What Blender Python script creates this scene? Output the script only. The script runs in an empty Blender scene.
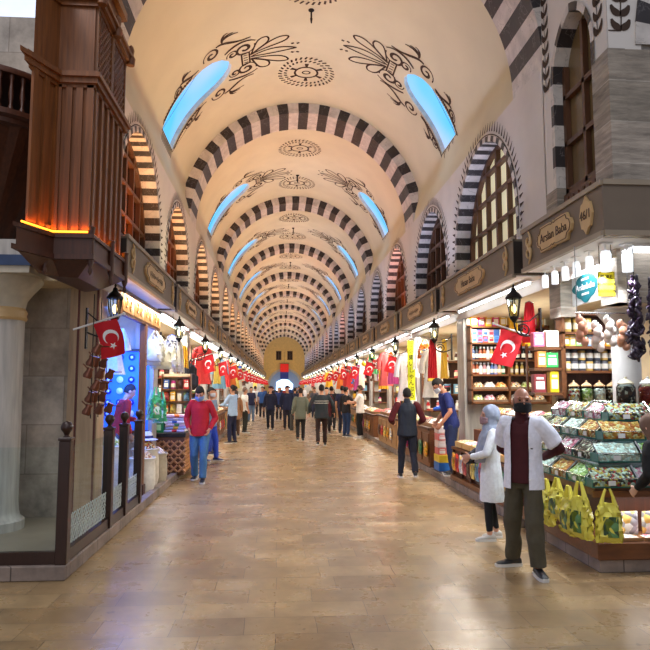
import bpy, math, random
from math import sin, cos, pi, radians as R, sqrt, atan2, hypot
from mathutils import Vector as V, Matrix, noise
from mathutils.geometry import delaunay_2d_cdt
rng = random.Random(7)
S = bpy.context.scene
COL = S.collection
S.view_settings.view_transform = 'Standard'
S.view_settings.look = 'None'
S.view_settings.gamma = 1
S.view_settings.use_curve_mapping = False
S.view_settings.exposure = 0.0
try:
    S.cycles.use_denoising = True
    S.cycles.max_bounces = 8
    S.cycles.diffuse_bounces = 4
    S.cycles.glossy_bounces = 3
    S.cycles.transparent_max_bounces = 12
    S.cycles.sample_clamp_indirect = 4
    S.cycles.caustics_reflective = False
    S.cycles.caustics_refractive = False
except Exception:
    pass

# ------------------------------------------------------------------ materials
def lin(c):
    r = []
    for x in c[:3]:
        x = x/255.
        r.append(x/12.92 if x <= .04045 else ((x+.055)/1.055)**2.4)
    return (r[0], r[1], r[2], 1.)
MATS = {}
def mat(name, col=(128,128,128), rough=.6, metal=0., var=.12, scale=6., stretch=(1,1,1), bump=0., emit=0., ecol=None, tint=False, coat=0., spec=.5, trans=0., alpha=1.):
    if name in MATS: return MATS[name]
    m = bpy.data.materials.new(name); m.use_nodes = True
    nt = m.node_tree; N = nt.nodes; L = nt.links
    b = N['Principled BSDF']
    b.inputs['Roughness'].default_value = rough
    b.inputs['Metallic'].default_value = metal
    b.inputs['Specular IOR Level'].default_value = spec
    b.inputs['Coat Weight'].default_value = coat
    b.inputs['Transmission Weight'].default_value = trans
    b.inputs['Alpha'].default_value = alpha
    tc = N.new('ShaderNodeTexCoord'); mp = N.new('ShaderNodeMapping')
    mp.inputs['Scale'].default_value = stretch
    L.new(tc.outputs['Object'], mp.inputs['Vector'])
    nz = N.new('ShaderNodeTexNoise'); nz.inputs['Scale'].default_value = scale; nz.inputs['Detail'].default_value = 5
    L.new(mp.outputs['Vector'], nz.inputs['Vector'])
    mr = N.new('ShaderNodeMapRange'); mr.inputs['From Min'].default_value = .25; mr.inputs['From Max'].default_value = .75
    mr.inputs['To Min'].default_value = 1-var; mr.inputs['To Max'].default_value = 1+var
    L.new(nz.outputs['Fac'], mr.inputs['Value'])
    mx = N.new('ShaderNodeVectorMath'); mx.operation = 'SCALE'
    if tint:
        oi = N.new('ShaderNodeObjectInfo'); L.new(oi.outputs['Color'], mx.inputs[0])
    else:
        mx.inputs[0].default_value = lin(col)[:3]
    L.new(mr.outputs['Result'], mx.inputs['Scale'])
    L.new(mx.outputs['Vector'], b.inputs['Base Color'])
    if bump:
        bp = N.new('ShaderNodeBump'); bp.inputs['Strength'].default_value = bump; bp.inputs['Distance'].default_value = .02
        L.new(nz.outputs['Fac'], bp.inputs['Height']); L.new(bp.outputs['Normal'], b.inputs['Normal'])
    if emit:
        b.inputs['Emission Color'].default_value = lin(ecol or col); b.inputs['Emission Strength'].default_value = emit
    MATS[name] = m
    return m

def mat_floor():
    m = bpy.data.materials.new('stone_paving'); m.use_nodes = True
    nt = m.node_tree; N = nt.nodes; L = nt.links; b = N['Principled BSDF']
    tc = N.new('ShaderNodeTexCoord'); mp = N.new('ShaderNodeMapping'); mp.inputs['Rotation'].default_value = (0,0,0)
    L.new(tc.outputs['Object'], mp.inputs['Vector'])
    wn = N.new('ShaderNodeTexNoise'); wn.inputs['Scale'].default_value = .9; wn.inputs['Detail'].default_value = 2
    L.new(mp.outputs['Vector'], wn.inputs['Vector'])
    wm = N.new('ShaderNodeVectorMath'); wm.operation = 'MULTIPLY_ADD'; wm.inputs[1].default_value = (.05,.05,0)
    L.new(wn.outputs['Color'], wm.inputs[0]); L.new(mp.outputs['Vector'], wm.inputs[2])
    br = N.new('ShaderNodeTexBrick'); br.offset = .43; br.squash = 1.35; br.squash_frequency = 3
    br.inputs['Scale'].default_value = 1.; br.inputs['Brick Width'].default_value = .52; br.inputs['Row Height'].default_value = .34
    br.inputs['Mortar Size'].default_value = .0028; br.inputs['Mortar Smooth'].default_value = .3; br.inputs['Bias'].default_value = 0
    br.inputs['Color1'].default_value = lin((170,143,104)); br.inputs['Color2'].default_value = lin((140,114,80)); br.inputs['Mortar'].default_value = lin((74,56,40))
    L.new(wm.outputs['Vector'], br.inputs['Vector'])
    n2 = N.new('ShaderNodeTexNoise'); n2.inputs['Scale'].default_value = 2.3; n2.inputs['Detail'].default_value = 8; n2.inputs['Roughness'].default_value = .65
    L.new(mp.outputs['Vector'], n2.inputs['Vector'])
    mr = N.new('ShaderNodeMapRange'); mr.inputs['From Min'].default_value = .3; mr.inputs['From Max'].default_value = .7; mr.inputs['To Min'].default_value = .66; mr.inputs['To Max'].default_value = 1.2
    L.new(n2.outputs['Fac'], mr.inputs['Value'])
    sc = N.new('ShaderNodeVectorMath'); sc.operation = 'SCALE'; L.new(br.outputs['Color'], sc.inputs[0]); L.new(mr.outputs['Result'], sc.inputs['Scale'])
    # small worn pits
    n3 = N.new('ShaderNodeTexNoise'); n3.inputs['Scale'].default_value = 9; n3.inputs['Detail'].default_value = 3
    L.new(mp.outputs['Vector'], n3.inputs['Vector'])
    m3 = N.new('ShaderNodeMapRange'); m3.inputs['From Min'].default_value = .27; m3.inputs['From Max'].default_value = .31; m3.inputs['To Min'].default_value = .5; m3.inputs['To Max'].default_value = 1
    L.new(n3.outputs['Fac'], m3.inputs['Value'])
    s3 = N.new('ShaderNodeVectorMath'); s3.operation = 'SCALE'; L.new(sc.outputs['Vector'], s3.inputs[0]); L.new(m3.outputs['Result'], s3.inputs['Scale'])
    L.new(s3.outputs['Vector'], b.inputs['Base Color'])
    rr = N.new('ShaderNodeMapRange'); rr.inputs['From Min'].default_value = .3; rr.inputs['From Max'].default_value = .7; rr.inputs['To Min'].default_value = .36; rr.inputs['To Max'].default_value = .22
    L.new(n2.outputs['Fac'], rr.inputs['Value']); L.new(rr.outputs['Result'], b.inputs['Roughness'])
    ad = N.new('ShaderNodeMath'); ad.operation = 'MULTIPLY_ADD'; ad.inputs[1].default_value = -1.; L.new(br.outputs['Fac'], ad.inputs[0]); L.new(n2.outputs['Fac'], ad.inputs[2])
    bp = N.new('ShaderNodeBump'); bp.inputs['Strength'].default_value = .16; bp.inputs['Distance'].default_value = .014
    L.new(ad.outputs['Value'], bp.inputs['Height']); L.new(bp.outputs['Normal'], b.inputs['Normal'])
    b.inputs['Specular IOR Level'].default_value = .5
    return m

def mat_stone(name, c1, c2, mortar, bw=.9, rh=.42, band=0.):
    m = bpy.data.materials.new(name); m.use_nodes = True
    nt = m.node_tree; N = nt.nodes; L = nt.links; b = N['Principled BSDF']
    tc = N.new('ShaderNodeTexCoord'); sp = N.new('ShaderNodeSeparateXYZ'); cb = N.new('ShaderNodeCombineXYZ')
    L.new(tc.outputs['Object'], sp.inputs['Vector'])
    ad = N.new('ShaderNodeMath'); L.new(sp.outputs['X'], ad.inputs[0]); L.new(sp.outputs['Y'], ad.inputs[1])
    L.new(ad.outputs['Value'], cb.inputs['X']); L.new(sp.outputs['Z'], cb.inputs['Y'])
    br = N.new('ShaderNodeTexBrick'); br.inputs['Scale'].default_value = 1; br.inputs['Brick Width'].default_value = bw; br.inputs['Row Height'].default_value = rh
    br.inputs['Mortar Size'].default_value = .006; br.inputs['Color1'].default_value = lin(c1); br.inputs['Color2'].default_value = lin(c2); br.inputs['Mortar'].default_value = lin(mortar)
    L.new(cb.outputs['Vector'], br.inputs['Vector'])
    mp = N.new('ShaderNodeMapping'); mp.inputs['Scale'].default_value = (1,1,1+6*band); L.new(tc.outputs['Object'], mp.inputs['Vector'])
    nz = N.new('ShaderNodeTexNoise'); nz.inputs['Scale'].default_value = 2.2; nz.inputs['Detail'].default_value = 9; nz.inputs['Roughness'].default_value = .65; L.new(mp.outputs['Vector'], nz.inputs['Vector'])
    mr = N.new('ShaderNodeMapRange'); mr.inputs['From Min'].default_value = .3; mr.inputs['From Max'].default_value = .7; mr.inputs['To Min'].default_value = .5; mr.inputs['To Max'].default_value = 1.4
    L.new(nz.outputs['Fac'], mr.inputs['Value'])
    sc = N.new('ShaderNodeVectorMath'); sc.operation = 'SCALE'; L.new(br.outputs['Color'], sc.inputs[0]); L.new(mr.outputs['Result'], sc.inputs['Scale'])
    L.new(sc.outputs['Vector'], b.inputs['Base Color']); b.inputs['Roughness'].default_value = .75
    bp = N.new('ShaderNodeBump'); bp.inputs['Strength'].default_value = .4; bp.inputs['Distance'].default_value = .03
    L.new(nz.outputs['Fac'], bp.inputs['Height']); L.new(bp.outputs['Normal'], b.inputs['Normal'])
    return m

def mat_veined(name, col, vein, rough=.5):
    m = mat(name, col, rough, var=.22, scale=5)
    nt = m.node_tree; N = nt.nodes; L = nt.links; b = N['Principled BSDF']
    src = b.inputs['Base Color'].links[0].from_socket
    tc = [n for n in N if n.type == 'TEX_COORD'][0]
    n = N.new('ShaderNodeTexNoise'); n.inputs['Scale'].default_value = 3.; n.inputs['Detail'].default_value = 4; n.inputs['Distortion'].default_value = 1.5
    L.new(tc.outputs['Object'], n.inputs['Vector'])
    a = N.new('ShaderNodeMath'); a.operation = 'SUBTRACT'; a.inputs[1].default_value = .5; L.new(n.outputs['Fac'], a.inputs[0])
    ab = N.new('ShaderNodeMath'); ab.operation = 'ABSOLUTE'; L.new(a.outputs['Value'], ab.inputs[0])
    mr = N.new('ShaderNodeMapRange'); mr.inputs['From Min'].default_value = .0; mr.inputs['From Max'].default_value = .012; mr.inputs['To Min'].default_value = .7; mr.inputs['To Max'].default_value = 0
    L.new(ab.outputs['Value'], mr.inputs['Value'])
    mx = N.new('ShaderNodeMix'); mx.data_type = 'RGBA'; mx.inputs[7].default_value = lin(vein)
    L.new(mr.outputs['Result'], mx.inputs[0]); L.new(src, mx.inputs[6]); L.new(mx.outputs[2], b.inputs['Base Color'])
    return m

def mat_glass(name, tint=(235,245,245), refl=.12):
    m = bpy.data.materials.new(name); m.use_nodes = True
    nt = m.node_tree; N = nt.nodes; L = nt.links
    N.remove(N['Principled BSDF']); out = [n for n in N if n.type == 'OUTPUT_MATERIAL'][0]
    t = N.new('ShaderNodeBsdfTransparent'); t.inputs['Color'].default_value = lin(tint)
    g = N.new('ShaderNodeBsdfGlossy'); g.inputs['Roughness'].default_value = .04; g.inputs['Color'].default_value = (.9,.95,1,1)
    f = N.new('ShaderNodeLayerWeight'); f.inputs['Blend'].default_value = refl
    mx = N.new('ShaderNodeMixShader'); L.new(f.outputs['Fresnel'], mx.inputs['Fac']); L.new(t.outputs['BSDF'], mx.inputs[1]); L.new(g.outputs['BSDF'], mx.inputs[2])
    L.new(mx.outputs['Shader'], out.inputs['Surface'])
    return m

def mat_speckle(name, palette, scale=40., rough=.45, tint=False):
    """many small coloured pieces: sweets, nuts, spices"""
    m = bpy.data.materials.new(name); m.use_nodes = True
    nt = m.node_tree; N = nt.nodes; L = nt.links; b = N['Principled BSDF']
    tc = N.new('ShaderNodeTexCoord'); vo = N.new('ShaderNodeTexVoronoi'); vo.inputs['Scale'].default_value = scale
    L.new(tc.outputs['Object'], vo.inputs['Vector'])
    sp = N.new('ShaderNodeSeparateColor'); L.new(vo.outputs['Color'], sp.inputs['Color'])
    cr = N.new('ShaderNodeValToRGB'); cr.color_ramp.interpolation = 'CONSTANT'
    el = cr.color_ramp.elements
    for i, c in enumerate(palette):
        p = i/len(palette)
        e = el[i] if i < 2 else el.new(p)
        e.position = p; e.color = lin(c)
    L.new(sp.outputs[0], cr.inputs['Fac'])
    if tint:
        oi = N.new('ShaderNodeObjectInfo'); mx = N.new('ShaderNodeMix'); mx.data_type = 'RGBA'; mx.blend_type = 'MULTIPLY'; mx.inputs[0].default_value = 1
        L.new(cr.outputs['Color'], mx.inputs[6]); L.new(oi.outputs['Color'], mx.inputs[7]); L.new(mx.outputs[2], b.inputs['Base Color'])
    else:
        L.new(cr.outputs['Color'], b.inputs['Base Color'])
    bp = N.new('ShaderNodeBump'); bp.inputs['Strength'].default_value = .8; bp.inputs['Distance'].default_value = .02; bp.invert = True
    L.new(vo.outputs['Distance'], bp.inputs['Height']); L.new(bp.outputs['Normal'], b.inputs['Normal'])
    b.inputs['Roughness'].default_value = rough
    MATS[name] = m
    return m

PLASTER = mat('cream_plaster', (214,207,178), .85, var=.05, scale=1.3)
WALLPL = mat('pale_wall_plaster', (218,212,204), .85, var=.07, scale=1.6)
INK = mat('dark_painted_ornament', (62,44,30), .8, var=.2)
BLK = mat_veined('black_arch_marble', (50,44,44), (120,115,115))
WHT = mat_veined('white_arch_marble', (205,198,190), (150,145,140))
FLOOR = mat_floor()
STONE = mat_stone('grey_ashlar', (166,154,140), (144,134,120), (184,174,160), 1.3, .45, band=1.)
STONE2 = mat_stone('worn_pale_ashlar', (190,180,168), (172,158,142), (150,138,126), .9, .62)
KERB = mat_stone('kerb_stone', (150,134,122), (124,110,102), (80,70,62), .5, 1.)
MARBLE = mat('grey_veined_marble', (176,172,166), .45, var=.25, scale=3, stretch=(6,6,.6))
OAK = mat('carved_walnut', (116,68,30), .42, var=.35, scale=5, stretch=(7,7,.5), bump=.1)
OAKD = mat('dark_walnut', (70,36,20), .45, var=.35, scale=5, stretch=(7,7,.5))
WINW = mat('window_timber', (88,56,34), .5, var=.3, scale=6, stretch=(5,5,.8))
SHELFW = mat('shelf_wood', (112,68,36), .45, var=.25, scale=5, stretch=(1,6,6))
DARKW = mat('dark_post_wood', (48,26,18), .35, var=.25, scale=5, stretch=(6,6,1))
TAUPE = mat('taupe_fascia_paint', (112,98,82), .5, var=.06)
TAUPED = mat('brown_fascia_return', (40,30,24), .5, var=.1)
TAUPEL = mat('pale_fascia_moulding', (150,136,116), .45, var=.06)
GOLD = mat('beige_plaque', (196,164,116), .45, var=.1)
BROWNP = mat('brown_lettering', (70,48,34), .6, var=.05)
IRON = mat('black_wrought_iron', (28,24,22), .45, metal=.6, var=.1)
WHITEP = mat('white_paint', (232,232,230), .5, var=.03)
CREAMS = mat('cream_shop_wall', (205,190,160), .8, var=.08)
GLASS = mat_glass('clear_glass')
GLASSB = mat_glass('jar_glass', (225,238,235), .2)
GLASST = mat_glass('teal_tray_glass', (226,244,240), .12)
PANED = mat('dark_window_glass', (46,36,30), .12, var=.3, scale=2)
PANEY = mat('lit_window_glass', (214,208,170), .3, var=.05, emit=.42, ecol=(250,240,200))
SKYP = None
LAMPW = mat('white_lamp_glow', (255,255,255), .4, emit=6., ecol=(240,247,255))
LAMPY = mat('warm_lamp_glow', (255,230,180), .4, emit=5., ecol=(255,214,140))
LEDO = mat('orange_led_strip', (255,170,60), .4, emit=4., ecol=(255,150,40))
TINT = mat('coloured_goods', tint=True, rough=.45, var=.08)
TINTG = mat('coloured_gloss', tint=True, rough=.2, var=.05)
CLOTH = mat('coloured_cloth', tint=True, rough=.9, var=.16, scale=14, bump=.15)
CLOTHF = mat('coloured_fine_cloth', tint=True, rough=.85, var=.1, scale=30)
SKIN = mat('skin', (196,142,112), .5, var=.08, scale=12)
EYEM = mat('dark_eye', (28,20,16), .2)
HAIRD = mat('dark_hair', (24,18,16), .55, var=.3, scale=40)
METAL = mat('steel', (180,180,180), .25, metal=1., var=.05)
COPPER = mat('copper', (120,76,60), .3, metal=.8, var=.2)
REDF = mat('flag_red', (205,18,32), .75, var=.08)
WHITEF = mat('flag_white', (245,245,245), .7, var=.02)
SOLE = mat('white_rubber_sole', (220,220,216), .6)
SWEETS = {
 'pink': mat_speckle('pink_sweets', [(232,150,170),(245,205,215),(214,90,120),(250,238,230)], 34),
 'green': mat_speckle('green_sweets', [(170,190,96),(214,222,150),(120,150,70),(240,236,210)], 34),
 'nuts': mat_speckle('mixed_nuts', [(196,150,96),(226,196,150),(150,96,54),(236,222,190)], 46),
 'mixed': mat_speckle('mixed_sweets', [(228,214,190),(196,60,60),(232,186,80),(90,70,60),(240,240,230)], 40),
 'dark': mat_speckle('dark_dates', [(74,44,30),(110,70,44),(220,204,180),(50,32,26)], 40),
 'white': mat_speckle('sugared_sweets', [(244,240,232),(236,214,196),(206,190,180),(250,250,250)], 36),
 'orange': mat_speckle('dried_apricots', [(226,140,56),(240,176,90),(200,100,40),(244,214,160)], 34),
 'red': mat_speckle('red_spice', [(170,40,26),(200,70,36),(140,30,24)], 60),
}
PACK = mat_speckle('printed_packets', [(255,255,255),(190,190,200),(255,210,120),(255,255,255),(140,140,150)], 16, .35, tint=True)

# ------------------------------------------------------------------ mesh builder
class MB:
    def __init__(s): s.v=[]; s.f=[]; s.m=[]; s.sm=[]
    def add(s, vs, fs, mi=0, smooth=False, M=None):
        b = len(s.v)
        s.v.extend((M @ V(p)) if M is not None else V(p) for p in vs)
        for f in fs:
            s.f.append([b+i for i in f]); s.m.append(mi); s.sm.append(smooth)
        return s
    def quad(s, a, b, c, d, mi=0): return s.add([a,b,c,d], [(0,1,2,3)], mi)
    def box(s, lo, hi, mi=0, bev=0., M=None):
        x0,y0,z0 = lo; x1,y1,z1 = hi
        if not bev:
            vs=[(x0,y0,z0),(x1,y0,z0),(x1,y1,z0),(x0,y1,z0),(x0,y0,z1),(x1,y0,z1),(x1,y1,z1),(x0,y1,z1)]
            return s.add(vs,[(3,2,1,0),(4,5,6,7),(0,1,5,4),(1,2,6,5),(2,3,7,6),(3,0,4,7)],mi,False,M)
        b = min(bev,(x1-x0)*.45,(y1-y0)*.45,(z1-z0)*.45)
        vs=[];ix={}
        for i,(X,sx) in enumerate(((x0,1),(x1,-1))):
            for j,(Y,sy) in enumerate(((y0,1),(y1,-1))):
                for k,(Z,sz) in enumerate(((z0,1),(z1,-1))):
                    for a in range(3):
                        ix[i,j,k,a]=len(vs)
                        vs.append((X+(0 if a==0 else sx*b), Y+(0 if a==1 else sy*b), Z+(0 if a==2 else sz*b)))
        fs=[]
        for i in (0,1): fs.append([ix[i,j,k,0] for j,k in ((0,0),(1,0),(1,1),(0,1))])
        for j in (0,1): fs.append([ix[i,j,k,1] for i,k in ((0,0),(1,0),(1,1),(0,1))])
        for k in (0,1): fs.append([ix[i,j,k,2] for i,j in ((0,0),(1,0),(1,1),(0,1))])
        for j in (0,1):
            for k in (0,1): fs.append([ix[0,j,k,1],ix[1,j,k,1],ix[1,j,k,2],ix[0,j,k,2]])
        for i in (0,1):
            for k in (0,1): fs.append([ix[i,0,k,0],ix[i,1,k,0],ix[i,1,k,2],ix[i,0,k,2]])
        for i in (0,1):
            for j in (0,1): fs.append([ix[i,j,0,0],ix[i,j,1,0],ix[i,j,1,1],ix[i,j,0,1]])
        for i in (0,1):
            for j in (0,1):
                for k in (0,1): fs.append([ix[i,j,k,0],ix[i,j,k,1],ix[i,j,k,2]])
        return s.add(vs,fs,mi,False,M)
    def lathe(s, prof, n=16, mi=0, c=(0,0,0), M=None, smooth=True, sx=1., sy=1.):
        vs=[];fs=[]
        for r,z in prof:
            for i in range(n):
                a=2*pi*i/n; vs.append((c[0]+r*cos(a)*sx, c[1]+r*sin(a)*sy, c[2]+z))
        for k in range(len(prof)-1):
            for i in range(n):
                j=(i+1)%n; fs.append((k*n+i,k*n+j,(k+1)*n+j,(k+1)*n+i))
        s.add(vs,fs,mi,smooth,M)
        b=len(prof)-1
        if prof[0][0]>1e-4: s.add([vs[i] for i in range(n)],[tuple(range(n))[::-1]],mi,False,M)
        if prof[-1][0]>1e-4: s.add([vs[b*n+i] for i in range(n)],[tuple(range(n))],mi,False,M)
        return s
    def loft(s, rings, mi=0, smooth=True, cap=True, M=None):
        n=len(rings[0]); vs=[p for r in rings for p in r]; fs=[]
        for k in range(len(rings)-1):
            for i in range(n):
                j=(i+1)%n; fs.append((k*n+i,k*n+j,(k+1)*n+j,(k+1)*n+i))
        if cap: fs.append(tuple(range(n))[::-1]); fs.append(tuple((len(rings)-1)*n+i for i in range(n)))
        return s.add(vs,fs,mi,smooth,M)
    def tube(s, pts, r, n=8, mi=0, M=None, round_end=False):
        pts=[V(p) for p in pts]; rs=list(r) if isinstance(r,(list,tuple)) else [r]*len(pts)
        if round_end:
            d0=(pts[0]-pts[1]).normalized(); d1=(pts[-1]-pts[-2]).normalized()
            pre=[(pts[0]+d0*rs[0]*q, rs[0]*sqrt(max(0.02,1-q*q))) for q in (.98,.8,.45)]
            post=[(pts[-1]+d1*rs[-1]*q, rs[-1]*sqrt(max(0.02,1-q*q))) for q in (.45,.8,.98)]
            pts=[p for p,_ in pre]+pts+[p for p,_ in post]; rs=[q for _,q in pre]+rs+[q for _,q in post]
        rings=[]; up=None
        for i,p in enumerate(pts):
            t=(pts[min(i+1,len(pts)-1)]-pts[max(i-1,0)]).normalized()
            if up is None:
                up = V((0,0,1)) if abs(t.z)<.9 else V((1,0,0))
            x=(up-t*up.dot(t)); x=x.normalized() if x.length>1e-5 else t.orthogonal().normalized(); y=t.cross(x); up=x
            rings.append([p+(x*cos(2*pi*k/n)+y*sin(2*pi*k/n))*rs[i] for k in range(n)])
        return s.loft(rings,mi,True,True,M)
    def ell(s, c, r, nu=14, nv=8, mi=0, M=None):
        prof=[(sin(pi*k/nv),-cos(pi*k/nv)) for k in range(nv+1)]
        vs=[];fs=[]
        for q,z in prof:
            for i in range(nu):
                a=2*pi*i/nu; vs.append((c[0]+r[0]*q*cos(a),c[1]+r[1]*q*sin(a),c[2]+r[2]*z))
        for k in range(nv):
            for i in range(nu):
                j=(i+1)%nu; fs.append((k*nu+i,k*nu+j,(k+1)*nu+j,(k+1)*nu+i))
        return s.add(vs,fs,mi,True,M)
    def extrude(s, poly, d, mi=0, M=None, smi=None):
        """poly in XZ plane (x,z), extruded along +Y by d"""
        n=len(poly); vs=[(x,0,z) for x,z in poly]+[(x,d,z) for x,z in poly]
        s.add(vs,[tuple(range(n)),tuple(range(2*n-1,n-1,-1))],mi,False,M)
        s.add(vs,[(i,n+i,n+(i+1)%n,(i+1)%n) for i in range(n)],mi if smi is None else smi,False,M)
        return s
    def mesh(s, name, mats):
        me=bpy.data.meshes.new(name); me.from_pydata([tuple(p) for p in s.v],[],s.f)
        for m in mats: me.materials.append(m)
        me.polygons.foreach_set('material_index',s.m); me.polygons.foreach_set('use_smooth',s.sm)
        me.update()
        if any(s.sm): me.set_sharp_from_angle(angle=R(50))
        return me
def link(name, me, parent=None, loc=None, rz=0., color=None):
    o=bpy.data.objects.new(name,me); COL.objects.link(o)
    if parent is not None: o.parent=parent
    if loc is not None: o.location=loc
    if rz: o.rotation_euler=(0,0,rz)
    if color is not None: o.color=lin(color)
    return o
def part(name, mb, mats, parent=None, loc=None, rz=0., color=None):
    return link(name, mb.mesh(name, mats if isinstance(mats,(list,tuple)) else [mats]), parent, loc, rz, color)
CACHE={}
def cached(key, fn, mats):
    if key not in CACHE:
        mb=MB(); fn(mb); CACHE[key]=mb.mesh(key, mats if isinstance(mats,(list,tuple)) else [mats])
    return CACHE[key]
def tag(o, label, cat, group=None):
    o['label']=label; o['category']=cat
    if group: o['group']=group
    return o
def thing(name, label, cat, loc=(0,0,0), rz=0., group=None):
    o=bpy.data.objects.new(name,None); COL.objects.link(o); o.empty_display_size=.1
    o.location=loc; o.rotation_euler=(0,0,rz)
    return tag(o,label,cat,group)
def struct(o): o['kind']='structure'; return o
def sroot(name, loc=(0,0,0)):
    o=bpy.data.objects.new(name,None); COL.objects.link(o); o.location=loc; o['kind']='structure'; return o
def text_mesh(txt, size, mat_, extrude=.002, key=None):
    key='text_'+txt+str(size)
    if key in CACHE: return CACHE[key]
    cu=bpy.data.curves.new('lettering','FONT'); cu.body=txt; cu.size=size; cu.extrude=extrude; cu.align_x='CENTER'; cu.align_y='CENTER'; cu.resolution_u=3; cu.space_line=.95
    o=bpy.data.objects.new('tmp_text',cu); COL.objects.link(o); bpy.context.view_layer.update()
    me=bpy.data.meshes.new_from_object(o.evaluated_get(bpy.context.evaluated_depsgraph_get()))
    bpy.data.objects.remove(o); me.materials.clear(); me.materials.append(mat_); me.name='lettering'
    CACHE[key]=me
    return me
ORD=['first','second','third','fourth','fifth','sixth','seventh','eighth','ninth','tenth','eleventh','twelfth','thirteenth','fourteenth','fifteenth','sixteenth','seventeenth','eighteenth','nineteenth','twentieth','twenty-first','twenty-second']
def light(name, kind, loc, energy, col=(255,255,255), size=.5, sizey=None, rot=(0,0,0), spot=None):
    l=bpy.data.lights.new(name,kind); l.energy=energy; l.color=lin(col)[:3]
    if kind=='AREA':
        l.size=size
        if sizey: l.shape='RECTANGLE'; l.size_y=sizey
    elif kind=='SPOT':
        l.spot_size=spot or R(70); l.shadow_soft_size=size; l.spot_blend=.6
    else: l.shadow_soft_size=size
    o=bpy.data.objects.new(name,l); COL.objects.link(o); o.location=loc; o.rotation_euler=rot
    return o
# ------------------------------------------------------------------ camera (eye of a standing visitor)
cam=bpy.data.cameras.new('camera'); cam.sensor_width=36; cam.lens=36; cam.clip_end=300; cam.clip_start=.05
co=bpy.data.objects.new('camera',cam); COL.objects.link(co); co.location=(0,0,1.72)
co.rotation_euler=(pi/2+math.atan(62/650.),0,-math.atan(45/650.*cos(math.atan(62/650.))))
S.camera=co

# ------------------------------------------------------------------ hall
WR, WL, CXH = 3.45, -2.31, .57      # right wall, left wall, axis
W = (WR-WL)/2; ZS=6.0; RISE=.27
PITCHB=8.4; RIB0=8.05; RIBW=1.1; NB=10; YEND=RIB0+PITCHB*NB+RIBW+3.6
def sstep(x): x=max(0,min(1,x)); return x*x*(3-2*x)
def rad(th):    # vault radius at angle th from the crown
    el=90-abs(math.degrees(th)); return W+RISE*sstep(el/17.)
RV=W+RISE
def vmap(th,y,off=0.):
    r=rad(th)-off; return (CXH+r*sin(th), y, ZS+r*cos(th))
def wmap(side,t,y,off=0.):          # t = height up the wall, going on into the vault
    if t<=ZS: return ((WR-off) if side>0 else (WL+off), y, t)
    th=pi/2-(t-ZS)/RV; return vmap(side*th,y,off)
def cdt(outer, holes, pts):
    vs=[V(p) for p in outer]; fs=[list(range(len(outer)))]; 
    polys=[]
    edges=[(i,(i+1)%len(outer)) for i in range(len(outer))]
    for h in holes:
        b=len(vs); vs+= [V(p) for p in h]; edges+=[(b+i,b+(i+1)%len(h)) for i in range(len(h))]
    vs+=[V(p) for p in pts]
    ov,oe,of,_,_,_=delaunay_2d_cdt(vs,edges,[],0,1e-5)
    def inside(p,poly):
        c=False; n=len(poly)
        for i in range(n):
            x0,y0=poly[i][:2]; x1,y1=poly[(i+1)%n][:2]
            if (y0>p[1])!=(y1>p[1]) and p[0]<(x1-x0)*(p[1]-y0)/(y1-y0)+x0: c=not c
        return c
    out=[]
    for f in of:
        ce=sum((ov[i] for i in f),V((0,0)))/len(f)
        if not inside(ce,outer) or any(inside(ce,h) for h in holes): continue
        out.append(f)
    return ov,out
def dense(poly,step):
    r=[]
    n=len(poly)
    for i in range(n):
        a=V(poly[i][:2]); b=V(poly[(i+1)%n][:2]); k=max(1,int((b-a).length/step))
        r+=[tuple(a.lerp(b,j/k)) for j in range(k)]
    return r
def ribbon(mb,pts,w,mp,mi=1):
    """flat painted stroke through pts (2-D), mapped to a surface"""
    n=len(pts); L=[];Rr=[]
    for i,p in enumerate(pts):
        a=pts[max(0,i-1)]; b=pts[min(n-1,i+1)]; dx,dy=b[0]-a[0],b[1]-a[1]; d=hypot(dx,dy) or 1
        ww=(w(i/(n-1)) if callable(w) else w)/2
        L.append((p[0]-dy/d*ww,p[1]+dx/d*ww)); Rr.append((p[0]+dy/d*ww,p[1]-dx/d*ww))
    vs=[mp(*q) for q in L]+[mp(*q) for q in Rr]
    mb.add(vs,[(i,i+1,n+i+1,n+i) for i in range(n-1)],mi)
def spiral(cx,cy,r0,r1,a0,turns,n=26):
    return [(cx+(r0+(r1-r0)*i/n)*cos(a0+turns*2*pi*i/n), cy+(r0+(r1-r0)*i/n)*sin(a0+turns*2*pi*i/n)) for i in range(n+1)]
def bez(p0,p1,p2,p3,n=12):
    return [tuple((1-t)**3*p0[k]+3*(1-t)**2*t*p1[k]+3*(1-t)*t*t*p2[k]+t**3*p3[k] for k in (0,1)) for t in [i/n for i in range(n+1)]]
taper=lambda w: (lambda t: 1.5*w*(.3+.7*sin(pi*min(1,t*.9+.1))))

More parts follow.
